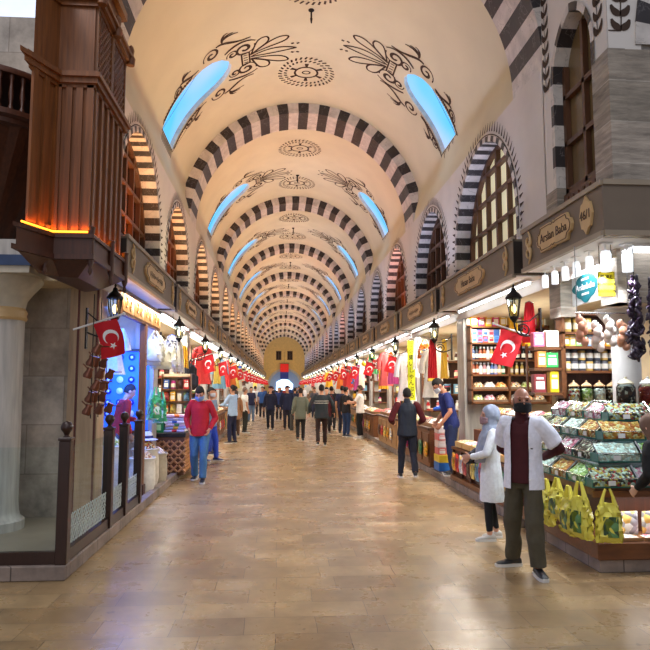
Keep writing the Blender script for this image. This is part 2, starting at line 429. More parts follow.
# skylight outline in (u toward the crown, v along the hall), per side
SKY={ -1:(R(72),R(32),13.62-9.15,.60), 1:(R(73),R(41),13.32-9.15,.56) }
def sky_poly(side):
    t0,t1,vc,hw=SKY[side]; u0,u1=-t0*RV,-t1*RV     # u: negative far from the crown
    top=u1-hw*1.15
    pts=[(u0,vc-hw),(u0,vc+hw)]
    for i in range(9):
        a=pi*i/8; pts.append((top+hw*1.15*sin(a), vc+hw*cos(a)))
    return pts
def make_vault_bay():
    mb=MB(); y0,y1=0.,PITCHB-RIBW
    half=pi/2*RV
    outer=dense([(-half,y0),(half,y0),(half,y1),(-half,y1)],.3)
    holes=[]
    for side in (-1,1):
        p=dense(sky_poly(side),.12)
        holes.append([(u if side<0 else -u, v) for u,v in p])
    pts=[(-half+half*2*(i+.5)/40, y0+(y1-y0)*(j+.5)/20) for i in range(40) for j in range(20)]
    ov,of=cdt(outer,holes,pts)
    mb.add([vmap(p.x/RV,p.y) for p in ov],of,0,True)
    for h in holes:     # thick reveal of each light well
        n=len(h); a=[vmap(u/RV,v) for u,v in h]; b=[vmap(u/RV,v,-.10) for u,v in h]
        mb.add(a+b,[(i,(i+1)%n,n+(i+1)%n,n+i) for i in range(n)],2)
    for side in (-1,1):
        mp=lambda u,v: vmap((u if side<0 else -u)/RV,v,.008)
        t0,t1,vc,hw=SKY[side]; u0,u1=-t0*RV,-t1*RV
        # dashes up both flanks and along the foot
        for k in range(15):
            u=u0+.06+k*(u1-u0)*.52/15
            for sg in (-1,1):
                ribbon(mb,[(u,vc+sg*(hw+.06)),(u+.09,vc+sg*(hw+.13))],.05,mp)
        for k in range(10):
            v=vc-hw+(k+.5)*2*hw/10; ribbon(mb,[(u0-.05,v),(u0-.22,v+.03)],.04,mp)
        ribbon(mb,[(u0-.03,vc-hw-.05),(u0-.03,vc+hw+.05)],.02,mp); 
        for sg in (-1,1):
            ribbon(mb,[(u0-.05,vc+sg*(hw+.035)),(u0+.6*(u1-u0),vc+sg*(hw+.035))],.018,mp)
            V0=lambda a,b:(u1+a,vc+sg*b)
            # S scrolls climbing the flank, each ending in a spiral with a leaf tuft
            fl=lambda pts:[(u1+x,vc+sg*y) for x,y in pts]
            lw=lambda w:(lambda t:1.25*w*(.45+.55*sin(pi*min(1,t+.12))))
            for (ca,cb,r0_) in ((-1.42,hw+.17,.15),(-.42,hw+.25,.22)):
                ribbon(mb,fl(spiral(ca,cb,.03,r0_,pi*.2,1.45)),lw(.055),mp)
                ribbon(mb,fl(bez((ca+r0_*.6,cb+r0_*.8),(ca+r0_*1.8,cb+r0_*1.0),(ca+r0_*2.2,cb-r0_*.5),(ca+r0_*4.2,cb-r0_*.25))),lw(.06),mp)
                for q in range(3): ribbon(mb,fl(bez((ca+r0_*1.3,cb+r0_*.9),(ca+r0_*1.2,cb+r0_*1.5),(ca+r0_*(1.5+.35*q),cb+r0_*(2.1-.25*q)),(ca+r0_*(2.0+.5*q),cb+r0_*(2.0-.35*q)))),lw(.045),mp)
            ribbon(mb,fl(bez((-2.0,hw+.07),(-1.8,hw+.08),(-1.6,hw+.1),(-1.5,hw+.05))),lw(.05),mp)
            # volutes beside the cartouche
            ribbon(mb,fl(spiral(.34,.42,.04,.25,pi*1.1,1.5)),lw(.06),mp)
            ribbon(mb,fl(spiral(.06,.40,.03,.15,pi*.3,1.4)),lw(.05),mp)
            ribbon(mb,fl(bez((-.12,.56),(.1,.72),(.4,.78),(.6,.6))),lw(.055),mp)
            # outlined petals
            for ang,ln,wd in ((.95,.66,.17),(.45,.95,.15)):
                ca,sa=cos(ang),sin(ang); o=(.47,.08)
                for e in (-1,1): ribbon(mb,fl([(o[0]+ca*x-sa*y,o[1]+sa*x+ca*y) for x,y in bez((0,0),(ln*.4,e*wd*.3),(ln*.85,e*wd*1.5),(ln,0))]),.042,mp)
            ribbon(mb,fl(bez((.47,.0),(.8,.1),(1.1,.15),(1.5,0))),.042,mp)
            for q in (1.38,1.5): ribbon(mb,fl([(q,.17),(q+.06,.2)]),.05,mp)
        for a,b in ((.26,.44),):
            ribbon(mb,[(u1+a,vc-.26),(u1+a,vc+.26)],.04,mp); ribbon(mb,[(u1+b,vc-.22),(u1+b,vc+.22)],.04,mp)
            for sg in (-1,1): ribbon(mb,[(u1+a,vc+sg*.26),(u1+b,vc+sg*.22)],.04,mp)
        for k in range(4): ribbon(mb,[(u1+.3,vc-.15+.1*k),(u1+.4,vc-.13+.1*k)],.03,mp)
    for vc in (2.15,5.62):      # painted medallions on the crown
        mp=lambda u,v: vmap(u/RV,v,.008)
        for rr,n,ln in ((.58,34,.09),(.46,30,.07)):
            for k in range(n):
                a=2*pi*k/n; c,s_=cos(a),sin(a); c2,s2=cos(a+.08),sin(a+.08)
                ribbon(mb,[(rr*c,vc+1.08*rr*s_),((rr+ln)*c2,vc+1.08*(rr+ln)*s2)],.045,mp)
        arc=[(.27*cos(a),vc+.25*sin(a)) for a in [2*pi*i/28 for i in range(29)]]
        ribbon(mb,arc,.05,mp)
        ribbon(mb,[(.09*cos(a),vc+.07*sin(a)) for a in [2*pi*i/14 for i in range(15)]],.035,mp)
        for k in range(6):
            a=2*pi*(k+.5)/6; ribbon(mb,[(.27*cos(a),vc+.27*sin(a)),(.42*cos(a),vc+.42*sin(a))],lambda t:.05+.05*t,mp)
    return mb.mesh('vault_bay',[PLASTER,INK,WHT])
def make_rib():
    mb=MB(); n=35
    for i in range(n):
        mi=1 if i%2==1 else 0
        A=[-pi/2+pi*(i+q/3)/n for q in range(4)]
        for q in range(3):
            a,b=A[q],A[q+1]
            P=lambda th,r,y:(CXH+r*sin(th),y,ZS+r*cos(th))
            ra,rb=rad(a)+.01,rad(b)+.01
            mb.quad(P(a,W,0),P(b,W,0),P(b,rb,0),P(a,ra,0),mi)
            mb.quad(P(a,W,RIBW),P(b,W,RIBW),P(b,rb,RIBW),P(a,ra,RIBW),mi)
            mb.quad(P(a,W,0),P(b,W,0),P(b,W,RIBW),P(a,W,RIBW),mi)
    return mb.mesh('striped_arch',[WHT,BLK])

# window arches -----------------------------------------------------------
WIN=((1.60,1.62),(5.52,1.50))         # (centre along the bay, half width)
ZSP,ZJ=4.2,3.25
def arch_pts(hw,rise,n=14,grow=0.):
    """pointed arch, from one springing to the other: (dy, z)"""
    d=(rise*rise-hw*hw)/(2*hw) if rise>hw else 0.
    r=hw+d; out=[]
    a1=math.acos(d/r) if r>0 else pi/2
    for i in range(n+1):
        a=a1*i/n; out.append((d*-1+ (r+grow)*cos(a), ZSP+(r+grow)*sin(a)))
    left=[(-y,z) for y,z in out[::-1]]
    return [(y,z) for y,z in out]+left[1:]
RISEW=1.68
def side_wall(side):
    """plaster wall of one bay with two arched openings, from y=0 (rib front) to PITCHB"""
    mb=MB()
    outer=dense([(0,3.0),(PITCHB,3.0),(PITCHB,ZS),(0,ZS)],.4)
    holes=[]
    for c,hw in WIN:
        a=arch_pts(hw,RISEW*hw/1.62)
        holes.append([(RIBW+c+y,z) for y,z in ([(hw,ZJ)]+a+[(-hw,ZJ)])])
    pts=[(PITCHB*(i+.5)/20,3.0+(ZS-3.0)*(j+.5)/8) for i in range(20) for j in range(8)]
    ov,of=cdt(outer,holes,pts)
    mb.add([wmap(side,p.y,p.x) for p in ov],of,0)
    for c,hw in WIN:      # painted leaf fringe round the arch
        mp=lambda y,t: wmap(side,t,y,.006)
        a=arch_pts(hw,RISEW*hw/1.62,22,.16); b=arch_pts(hw,RISEW*hw/1.62,22,.32); l=arch_pts(hw,RISEW*hw/1.62,22,.11)
        for k,(p,q) in enumerate(zip(a,b)):
            if k%1==0: ribbon(mb,[(RIBW+c+p[0],p[1]),(RIBW+c+q[0]+.02,q[1]+.01)],lambda t:.05*(1-t)+.012,mp)
        ribbon(mb,[(RIBW+c+p[0],p[1]) for p in l],.018,mp)
        for sg in (-1,1):
            for k in range(8): ribbon(mb,[(RIBW+c+sg*(hw+.15),3.5+k*.1),(RIBW+c+sg*(hw+.22),3.53+k*.1)],.03,mp)
    return mb.mesh('plaster_wall',[WALLPL,INK])
REV=.36
def voussoirs(side,hw):
    mb=MB(); a=arch_pts(hw,RISEW*hw/1.62,18); b=arch_pts(hw,RISEW*hw/1.62,18,.09)
    A=[(hw,ZJ+ (ZSP-ZJ)*k/5) for k in range(5)]+a+[(-hw,ZSP-(ZSP-ZJ)*(k+1)/5) for k in range(5)]
    B=[(hw+.09,z) for y,z in A[:5]]+b+[(-hw-.09,z) for y,z in A[-5:]]
    n=len(A)-1; st=3 if False else 2
    X=lambda d: (WR+d) if side>0 else (WL-d)
    for i in range(n):
        mi=(i//2)%2 if 5<=i<n-5 else (i)%2
        mi=i%2
        p,q,r,s_=A[i],A[i+1],B[i+1],B[i]
        mb.quad((X(-.012),p[0],p[1]),(X(-.012),q[0],q[1]),(X(-.012),r[0],r[1]),(X(-.012),s_[0],s_[1]),mi)
        mb.quad((X(-.012),s_[0],s_[1]),(X(-.012),r[0],r[1]),(X(.02),r[0],r[1]),(X(.02),s_[0],s_[1]),mi)
        mb.quad((X(-.012),p[0],p[1]),(X(-.012),q[0],q[1]),(X(REV),q[0],q[1]),(X(REV),p[0],p[1]),mi)
    return mb.mesh('striped_arch_ring',[WHT,BLK])
def window_parts(side,hw):
    X=lambda d: (WR+d) if side>0 else (WL-d)
    a=arch_pts(hw,RISEW*hw/1.62,18)
    poly=[(hw,ZJ)]+a+[(-hw,ZJ)]
    pane=MB(); pane.add([(X(REV-.02),y,z) for y,z in poly],[tuple(range(len(poly)))],0)
    fr=MB()
    def top(y):
        best=ZSP
        for (y0,z0),(y1,z1) in zip(a,a[1:]):
            lo,hi=sorted((y0,y1))
            if lo<=y<=hi and hi>lo: best=z0+(z1-z0)*(y-y0)/(y1-y0)
        return best
    def bar(y0,z0,y1,z1,w,d0=REV-.10,d1=REV-.01):
        xs=sorted((X(d0),X(d1)))
        if abs(y1-y0)<1e-6: fr.box((xs[0],y0-w/2,z0),(xs[1],y0+w/2,z1))
        else: fr.box((xs[0],min(y0,y1),z0-w/2),(xs[1],max(y0,y1),z0+w/2))
    sill=MB(); xs=sorted((X(.03),X(REV)))
    sill.box((xs[0],-hw,ZJ),(xs[1],hw,3.98)); 
    ncol=6
    for k in range(1,ncol):
        y=-hw+2*hw*k/ncol; bar(y,3.95,y,top(y)-.02,.06 if k!=3 else .09)
    for k,z in enumerate((4.02,4.55,5.08,5.55)):
        ys=[y for y in [hw*q/60 for q in range(-60,61)] if top(y)>z or z<=ZSP]
        if ys: bar(ys[0],z,ys[-1],z,.06 if k else .1)
    # frame along the arch
    for (y0,z0),(y1,z1) in zip(poly[:-1],poly[1:]):
        s_=.94
        q=lambda y,z:(y*s_, ZJ+(z-ZJ)*.975)
        p0,p1=q(y0,z0),q(y1,z1)
        fr.add([(X(REV-.1),y0,z0),(X(REV-.1),y1,z1),(X(REV-.1),*p1),(X(REV-.1),*p0)],[(0,1,2,3)])
        fr.add([(X(REV-.1),*p0),(X(REV-.1),*p1),(X(REV),*p1),(X(REV),*p0)],[(0,1,2,3)])
    return pane,fr,sill

vault_me=make_vault_bay(); rib_me=make_rib()
ceiling=sroot('ceiling')
wall_r=sroot('wall_right'); wall_l=sroot('wall_left')
wm={1:side_wall(1),-1:side_wall(-1)}
vous={(s,h):voussoirs(s,h) for s in (1,-1) for _,h in WIN}
winm={}
for s in (1,-1):
    for _,h in WIN:
        p,f,si=window_parts(s,h)
        winm[s,h]=(p,f.mesh('timber_grid',[WINW]),si.mesh('timber_panel',[WINW]))
panem={}
# sky panes
def sky_mat():
    m=bpy.data.materials.new('blue_sky_light'); m.use_nodes=True; nt=m.node_tree; N=nt.nodes; L=nt.links
    N.remove(N['Principled BSDF']); out=[n for n in N if n.type=='OUTPUT_MATERIAL'][0]
    e=N.new('ShaderNodeEmission'); nz=N.new('ShaderNodeTexNoise'); nz.inputs['Scale'].default_value=.5
    tc=N.new('ShaderNodeTexCoord'); L.new(tc.outputs['Object'],nz.inputs['Vector'])
    cr=N.new('ShaderNodeValToRGB'); cr.color_ramp.elements[0].color=lin((96,196,255)); cr.color_ramp.elements[0].position=.35; cr.color_ramp.elements[1].color=lin((176,204,250)); cr.color_ramp.elements[1].position=.7
    L.new(nz.outputs['Fac'],cr.inputs['Fac']); L.new(cr.outputs['Color'],e.inputs['Color']); e.inputs['Strength'].default_value=1.25
    L.new(e.outputs['Emission'],out.inputs['Surface']); return m
SKYP=sky_mat()
skym={}
for side in (-1,1):
    p=dense(sky_poly(side),.12); mb=MB(); p=[(u if side<0 else -u,v) for u,v in p]
    ov,of=cdt(p,[],[]); mb.add([vmap(q.x/RV,q.y,-.095) for q in ov],of,0); skym[side]=mb.mesh('sky_pane',[SKYP])
nw=0
WARM={}    # (side,bay,idx) lit warm
for b in range(NB+1):
    y=RIB0+PITCHB*b
    link('striped_arch',rib_me,ceiling,(0,y,0))
    if b<NB:
        v=link('vault_bay',vault_me,ceiling,(0,y+RIBW,0))
    for side,wall in ((1,wall_r),(-1,wall_l)):
        if b==NB: continue
        link('plaster_wall',wm[side],wall,(0,y,0))
        nw+=1; sk=sroot('window_%d'%nw,(0,y+RIBW,0)); link('sky_pane',skym[side],sk)
        for i,(c,hw) in enumerate(WIN):
            link('striped_arch_ring',vous[side,hw],wall,(0,y+RIBW+c,0))
            lit=(side>0 and b==0 and i==0)
            nw+=1; w_=sroot('window_%d'%nw,(0,y+RIBW+c,0))
            p,f,si=winm[side,hw]
            k=(side,hw,lit)
            if k not in panem: panem[k]=p.mesh('window_pane',[PANEY if lit else PANED])
            link('window_pane',panem[k],w_); link('timber_grid',f,w_); link('timber_panel',si,w_)
            if side<0 or (b,i) in ((1,0),(3,0),(4,1),(6,0),(7,1)):
                X=WR+.2 if side>0 else WL-.2
                la=light('arch_uplight','AREA',(WR+.12 if side>0 else WL-.12,y+RIBW+c,4.03),70,(255,136,14),2*hw*.85,.16,(pi,0,0)); la.data.spread=2.7
    if b<NB:   # iron rod hanging from the crown
        t=thing('ceiling_hook','short black iron rod hanging from the crown of the %s vault bay'%ORD[b],'hook',(CXH,y+RIBW+(3.05 if b==0 else 4.75 if b==1 else 4.0),ZS+RV),0)
        m=MB(); m.tube([(0,0,.0),(0,0,-.18)],.018,6); m.tube([(0,0,-.18),(0,0,-.28)],[.026,.012],6); part('rod',m,IRON,t)
        m=MB(); m.lathe([(.06,0),(.06,-.02),(.02,-.05)],10); part('rose',m,IRON,t)

# near half bay on the right: narrow arched window between the corner pier and the first striped arch
YP=6.37
def near_wall():
    root=wall_r
    mb=MB(); hole=[]
    c,hw,sp,cr=7.22,.50,5.55,6.22
    global ZSP
    arc=[]; n=12
    d=((cr-sp)**2-hw*hw)/(2*hw); r=hw+d; a1=math.acos(d/r)
    right=[(-d+r*cos(a1*i/n),sp+r*sin(a1*i/n)) for i in range(n+1)]
    arc=right+[(-y,z) for y,z in right[::-1]][1:]
    hole=[(c+hw,3.3)]+[(c+y,z) for y,z in arc]+[(c-hw,3.3)]
    ov,of=cdt([(YP,3.0),(RIB0+.02,3.0),(RIB0+.02,7.6),(YP,7.6)],[hole],[])
    # stone to z 5.3 at the corner pier and 4.2 beside the arch, plaster above
    fp=[f for f in of]
    mb.add([(WR,p.x,p.y) for p in ov],fp,0)
    for k in range(9):      # painted leaf sprays
        for yy,dy in ((6.55,.05),(7.93,-.04)):
            z=5.55+k*.17
            if yy>7 and z<5.2: continue
            mp=lambda a,b: (WR-.006,a,b)
            ribbon(mb,[(yy,z),(yy+.02,z+.17)],.014,mp,1)
            for sg in (-1,1): ribbon(mb,bez((yy,z+.03),(yy+sg*.03,z+.03),(yy+sg*.08,z+.06),(yy+sg*.09,z+.14),6),taper(.05),mp,1)
    part('plaster_wall',mb,[WALLPL,INK],root)
    st=MB(); st.box((WR-.01,YP-.012,2.58),(WR+.18,c-hw,5.3)); st.box((WR-.01,c+hw,2.58),(WR+.18,RIB0-.0,4.2)); part('stone_pier',st,STONE,root)
    vo=MB(); A=[(hw,4.2+.27*k) for k in range(5)]+arc+[(-hw,sp-.27*(k+1)) for k in range(1)]
    for i in range(len(A)-1):
        p,q=A[i],A[i+1]; mi=(i if i<5 else (i-5)//3+5)%2; g=1.16
        o=lambda t:(t[0]*g,sp+(t[1]-sp)*g if t[1]>sp else t[1])
        P=lambda x,t:(x,c+t[0],t[1])
        vo.quad(P(WR-.012,p),P(WR-.012,q),P(WR-.012,o(q)),P(WR-.012,o(p)),mi); vo.quad(P(WR-.012,p),P(WR-.012,q),P(WR+.18,q),P(WR+.18,p),mi)
    part('striped_arch_ring',vo,[WHT,BLK],root)
    w_=sroot('window_91')
    m=MB(); poly=[(hw,3.3)]+arc+[(-hw,3.3)]; m.add([(WR+.18,c+y,z) for y,z in poly],[tuple(range(len(poly)))]); part('window_pane',m,mat('amber_window_glass',(120,98,66),.25,var=.25,scale=2),w_)
    m=MB()
    for yy in (-.04,): m.box((WR+.11,c+yy-.03,4.1),(WR+.175,c+yy+.03,6.1))
    for zz in (4.15,4.75,5.35): m.box((WR+.11,c-hw,zz-.03),(WR+.175,c+hw,zz+.03))
    for yy in (-hw,hw-.07): m.box((WR+.11,c+yy,3.3),(WR+.175,c+yy+.07,5.75))
    part('timber_grid',m,WINW,w_)
    m=MB(); m.box((WR+.08,c-hw,3.3),(WR+.178,c+hw,4.1)); 
    for k in range(7): m.box((WR+.06,c-hw+.14*k+.02,3.35),(WR+.09,c-hw+.14*k+.1,4.05))
    part('timber_panel',m,WINW,w_)
    # pier face towards the viewer, and the next arch springing to the right
    m=MB(); m.box((WR+.002,YP,2.58),(5.2,YP+.3,5.3)); part('stone_pier',m,STONE,root)
    m=MB(); m.box((WR+.006,YP+.001,5.3),(3.82,YP+.3,7.6),0); m.box((3.82,YP+.08,5.3),(5.4,YP+.3,7.6),0)
    mp=lambda a,b:(a,YP-.006,b)
    for k in range(7):
        z=5.5+k*.16; ribbon(m,[(3.6,z),(3.61,z+.16)],.014,mp,1)
        for sg in (-1,1): ribbon(m,bez((3.6,z+.03),(3.6+sg*.03,z+.03),(3.6+sg*.08,z+.05),(3.6+sg*.1,z+.13),6),taper(.055),mp,1)
    ribbon(m,[(3.46,5.5),(3.6,5.5)],.014,mp,1)
    part('plaster_wall',m,[WALLPL,INK],root)
    m=MB(); cx,cz,r0,r1=5.25,5.35,1.2,1.5
    for i in range(12):
        a,b=pi-i*.13,pi-(i+1)*.13
        p=[(cx+r*cos(t),YP-.02,cz+r*sin(t)*1.3) for r,t in ((r0,a),(r0,b),(r1,b),(r1,a))]; q=[(x,YP+.4,z) for x,_,z in p]
        m.add(p+q,[(0,1,2,3),(0,1,5,4),(2,3,7,6)],(i)%2)
    part('striped_arch_ring',m,[WHT,BLK],root)
near_wall()

# floor, plinths, far wall ------------------------------------------------
m=MB(); m.quad((-9,-6,0),(9,-6,0),(9,YEND+.2,0),(-9,YEND+.2,0)); fl=struct(part('floor',m,FLOOR))
m=MB(); m.box((2.97,8.0,0),(5.4,YEND,.12)); struct(part('trim_1',m,KERB)); 
m=MB(); m.box((-4.2,14.9,0),(-1.95,YEND,.12)); struct(part('trim_2',m,KERB))
m=MB()
m.box((-6,6.14,0),(-1.93,14.9,.085),1); m.box((-6,6.12,0),(-1.90,6.26,.13),0,.008); m.box((-2.02,6.26,0),(-1.90,14.9,.13),0,.008)
struct(part('trim_3',m,[KERB,mat('raised_stone_floor',(142,132,116),.4,var=.2,scale=2)]))
# end wall
ew=sroot('wall_end')
m=MB(); hole=[(-1.55,0)]+[(.72-2.27*cos(pi*i/20),2.1+2.1*sin(pi*i/20)) for i in range(21)]+[(2.99,0)]
outer=[(-3.4,-.01),(4.6,-.01),(4.6,9.6),(-3.4,9.6)]
wins=[[(-.62,5.7),(.18,5.7),(.18,7.05),(-.62,7.05)],[(1.05,5.7),(1.85,5.7),(1.85,7.05),(1.05,7.05)]]
hole[0]=(-1.55,.02); hole[-1]=(2.99,.02)
ov,of=cdt(outer,[hole]+wins,[]); m.add([(p.x,YEND,p.y) for p in ov],of); part('plaster_wall',m,mat('ochre_plaster',(214,178,112),.85),ew)
m=MB()
for i in range(20):
    a,b=pi*i/20,pi*(i+1)/20; P=lambda t,r:(.72-r*cos(t),YEND-.05,2.1+r*.93*sin(t))
    m.quad(P(a,2.2),P(b,2.2),P(b,2.55),P(a,2.55))
part('arch_moulding',m,MARBLE,ew)
dr=sroot('door_1')
m=MB(); m.quad((-1.6,YEND+.9,0),(3.0,YEND+.9,0),(3.0,YEND+.9,4.3),(-1.6,YEND+.9,4.3)); part('door_lunette',m,mat('blue_grey_lunette',(132,146,170),.6,emit=.25,ecol=(130,160,210)),dr)
m=MB(); m.add([(-.55,YEND+.8,1.2),(1.75,YEND+.8,1.2),(1.9,YEND+.8,2.1),(1.2,YEND+.8,2.75),(.3,YEND+.8,2.85),(-.5,YEND+.8,2.45)],[(0,1,2,3,4,5)]); part('daylight_opening',m,mat('daylight',(230,245,255),.5,emit=6,ecol=(190,228,255)),dr)
m=MB(); m.box((-1.6,YEND+.82,0),(3.0,YEND+.88,1.2)); part('door_leaf',m,OAKD,dr)
for i,wn in enumerate(wins):
    w_=sroot('window_%d'%(95+i)); (x0,z0),_,(x1,z1),_=wn
    m=MB(); m.quad((x0,YEND+.15,z0),(x1,YEND+.15,z0),(x1,YEND+.15,z1),(x0,YEND+.15,z1)); part('window_pane',m,PANED,w_)
    m=MB(); t=.1
    m.box((x0,YEND-.03,z0),(x0+t,YEND+.1,z1)); m.box((x1-t,YEND-.03,z0),(x1,YEND+.1,z1)); m.box((x0,YEND-.03,z0),(x1,YEND+.1,z0+t)); m.box((x0,YEND-.03,z1-t),(x1,YEND+.1,z1)); m.box(((x0+x1)/2-.04,YEND-.02,z0),((x0+x1)/2+.04,YEND+.1,z1))
    part('timber_grid',m,OAKD,w_)
t=thing('hanging_banner','red and blue cloth banner hanging over the far doorway','banner',(.62,YEND-1.5,0))
m=MB(); m.box((-.62,-.01,3.9),(.62,.01,5.1)); part('red_half',m,REDF,t)
m=MB(); m.box((-.6,-.015,2.9),(.6,.01,3.9)); part('blue_half',m,mat('banner_blue',(24,44,150),.7),t)
m=MB(); m.tube([(-.7,0,5.12),(.7,0,5.12)],.03,6); m.tube([(0,0,5.12),(0,0,6.9)],.012,5); part('rod',m,IRON,t)
# ------------------------------------------------------------------ shops
XF={1:3.0,-1:-1.95}                      # fascia planes
XW={1:WR,-1:WL}
def SX(side,d): return XF[side]+side*d   # d metres behind the fascia
def sb(k): return 7.95+4.2*(k-1)         # y where shop k starts
SN={1:'right',-1:'left'}
def face_M(side,x,y,z):                  # local x reads along the wall, local y up, local z out into the aisle
    ax=V((0,-side,0)); up=V((0,0,1)); nn=V((-side,0,0))
    return Matrix(((ax.x,up.x,nn.x,x),(ax.y,up.y,nn.y,y),(ax.z,up.z,nn.z,z),(0,0,0,1)))
def plaque_pts(w,h):
    q=[(-.5,-.22),(-.43,-.3),(-.40,-.5),(-.1,-.5),(-.04,-.44),(0,-.52),(.04,-.44),(.1,-.5),(.40,-.5),(.43,-.3),(.5,-.22),(.53,0),(.5,.22),(.43,.3),(.40,.5),(.1,.5),(.04,.44),(0,.52),(-.04,.44),(-.1,.5),(-.40,.5),(-.43,.3),(-.5,.22),(-.53,0)]
    return [(a*w,b*h) for a,b in q]
def flat_sign(mb,pts,t,M,mi=0):
    n=len(pts); vs=[(x,y,0) for x,y in pts]+[(x,y,t) for x,y in pts]
    mb.add(vs,[tuple(range(n))[::-1],tuple(range(n,2*n))]+[(i,(i+1)%n,n+(i+1)%n,n+i) for i in range(n)],mi,False,M)
def fascia(side,y0,y1,label,text=None,number=None,ext=None,squig=0):
    x=XF[side]; t=thing('shop_fascia',label,'shop sign board',(0,0,0),0,None)
    z0,z1=3.16,3.63; xb=XW[side]-side*.015
    lo,hi=sorted((x,xb))
    m=MB(); m.box((lo,y0,z0),(hi,y1,z1))
    if ext: m.box((hi,y0,z0),(ext,y0+.4,z1))
    part('board',m,TAUPE,t)
    m=MB(); m.box((lo+.03,y0+.02,z0-.012),(hi-.0,y1-.02,z0)); part('soffit',m,WHITEP,t)
    m=MB(); l2,h2=sorted((x-side*.022,x+side*.03)); m.box((l2,y0-.0,z0-.035),(h2,y1,z0+.015)); m.box((l2,y0,z1-.02),(h2,y1,z1+.03))
    if ext: m.box((lo,y0-.022,z0-.035),(ext,y0+.03,z0+.015)); m.box((lo,y0-.022,z1-.02),(ext,y0+.03,z1+.03))
    part('moulding',m,TAUPEL,t)
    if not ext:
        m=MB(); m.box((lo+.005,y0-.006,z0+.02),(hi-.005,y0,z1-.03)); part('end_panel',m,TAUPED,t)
    yc=(y0+y1)/2; zc=(z0+z1)/2; L=y1-y0
    w=min(1.5,L*.42) if not ext else .86; h=.29
    if ext: yc=y0+1.05
    M=face_M(side,x-side*.002,yc,zc)
    m=MB(); flat_sign(m,plaque_pts(w,h),.03,M); pl=part('plaque',m,GOLD,t)
    m=MB(); q=plaque_pts(w*.94,h*.86); 
    for i in range(len(q)):
        a=V((*q[i],.034)); b=V((*q[(i+1)%len(q)],.034)); m.tube([M@a,M@b],.004,4)
    part('plaque_border',m,BROWNP,pl)
    if text:
        me=text_mesh(text,h*.56 if len(text)<11 else h*.5,BROWNP); o=link('lettering',me,pl); o.matrix_local=M@Matrix.Translation((0,0,.033))
    elif squig:
        m=MB(); r=random.Random(squig)
        X=-w*.33
        while X<w*.33:
            hh=h*r.choice((.10,.16,.2)); ww=w*.03; m.box((X,-hh,.031),(X+ww*.5,hh*.7,.036),0,0,M); m.box((X,-hh*.3,.031),(X+ww*1.3,-hh*.1,.036),0,0,M); X+=w*.062
        part('lettering',m,BROWNP,pl)
    # scroll ornaments at both ends
    for sg in (-1,1):
        yy=yc+sg*(w/2+.32) if ext else (yc+sg*(L/2-.28))
        if number and sg==-1: 
            M2=face_M(side,x-side*.002,y0+.3,zc); m=MB(); flat_sign(m,[(-.13,0),(-.09,.12),(-.05,.13),(0,.19),(.05,.13),(.09,.12),(.13,0),(.09,-.12),(.05,-.13),(0,-.19),(-.05,-.13),(-.09,-.12)],.025,M2); nb=part('number_plaque',m,GOLD,t)
            o=link('lettering',text_mesh(number,.13,BROWNP),nb); o.matrix_local=M2@Matrix.Translation((0,0,.028)); continue
        M2=face_M(side,x-side*.004,yy,zc); m=MB()
        for e in (-1,1):
            m.tube([M2@V((p[0],e*p[1],.012)) for p in bez((0,.0),(.10,.03),(.09,.12),(0,.2),8)],[.02,.026,.026,.022,.018,.016,.014,.012,.008],6)
            m.tube([M2@V((p[0],e*p[1],.012)) for p in bez((0,.02),(-.06,.03),(-.07,.09),(-.01,.12),8)],.014,6)
        part('scroll_ornament',m,GOLD,t)
    return t
def lantern(side,y,label,lit=True,near=False,x=None,z=2.55):
    x=SX(side,-.08) if x is None else x
    t=thing('wall_lantern',label,'lantern',(x,y,z))
    def cage(m):
        for i in range(6):
            a=2*pi*i/6; m.tube([(.052*cos(a),.052*sin(a),.06),(.088*cos(a),.088*sin(a),.30)],.007,5)
        m.lathe([(.02,0),(.03,.02),(.055,.05),(.06,.07),(.05,.075)],12); m.lathe([(.1,.295),(.105,.31),(.07,.36),(.035,.39),(.03,.42),(.012,.44),(.016,.46),(.0,.49)],12)
    link('cage',cached('lantern_cage',cage,IRON),t)
    link('glass_pane',cached('lantern_glass',lambda m:m.lathe([(.046,.075),(.082,.295)],6,smooth=False),GLASS),t)
    link('bulb',cached('lantern_bulb',lambda m:m.ell((0,0,.17),(.03,.03,.06),8,6),LAMPY if lit else WHITEP),t)
    def br(m):
        w=.32
        pts=[(side*(q[0]),0,q[1]) for q in bez((0,-.0),(0,-.16),(.12,-.22),(w,-.12),14)]
        m.tube(pts,.011,6)
        m.tube([(side*p[0],0,p[1]) for p in spiral(.12,-.1,.02,.085,0,1.4,24)],.009,6)
        m.box((min(side*w,side*(w+.02)),-.03,-.32),(max(side*w,side*(w+.02)),.03,.18))
        m.tube([(side*w,0,.12),(side*.2,0,.02),(0,0,0)],.009,6)
    link('scroll_bracket',cached('lantern_bracket%d'%side,br,IRON),t)
    return t
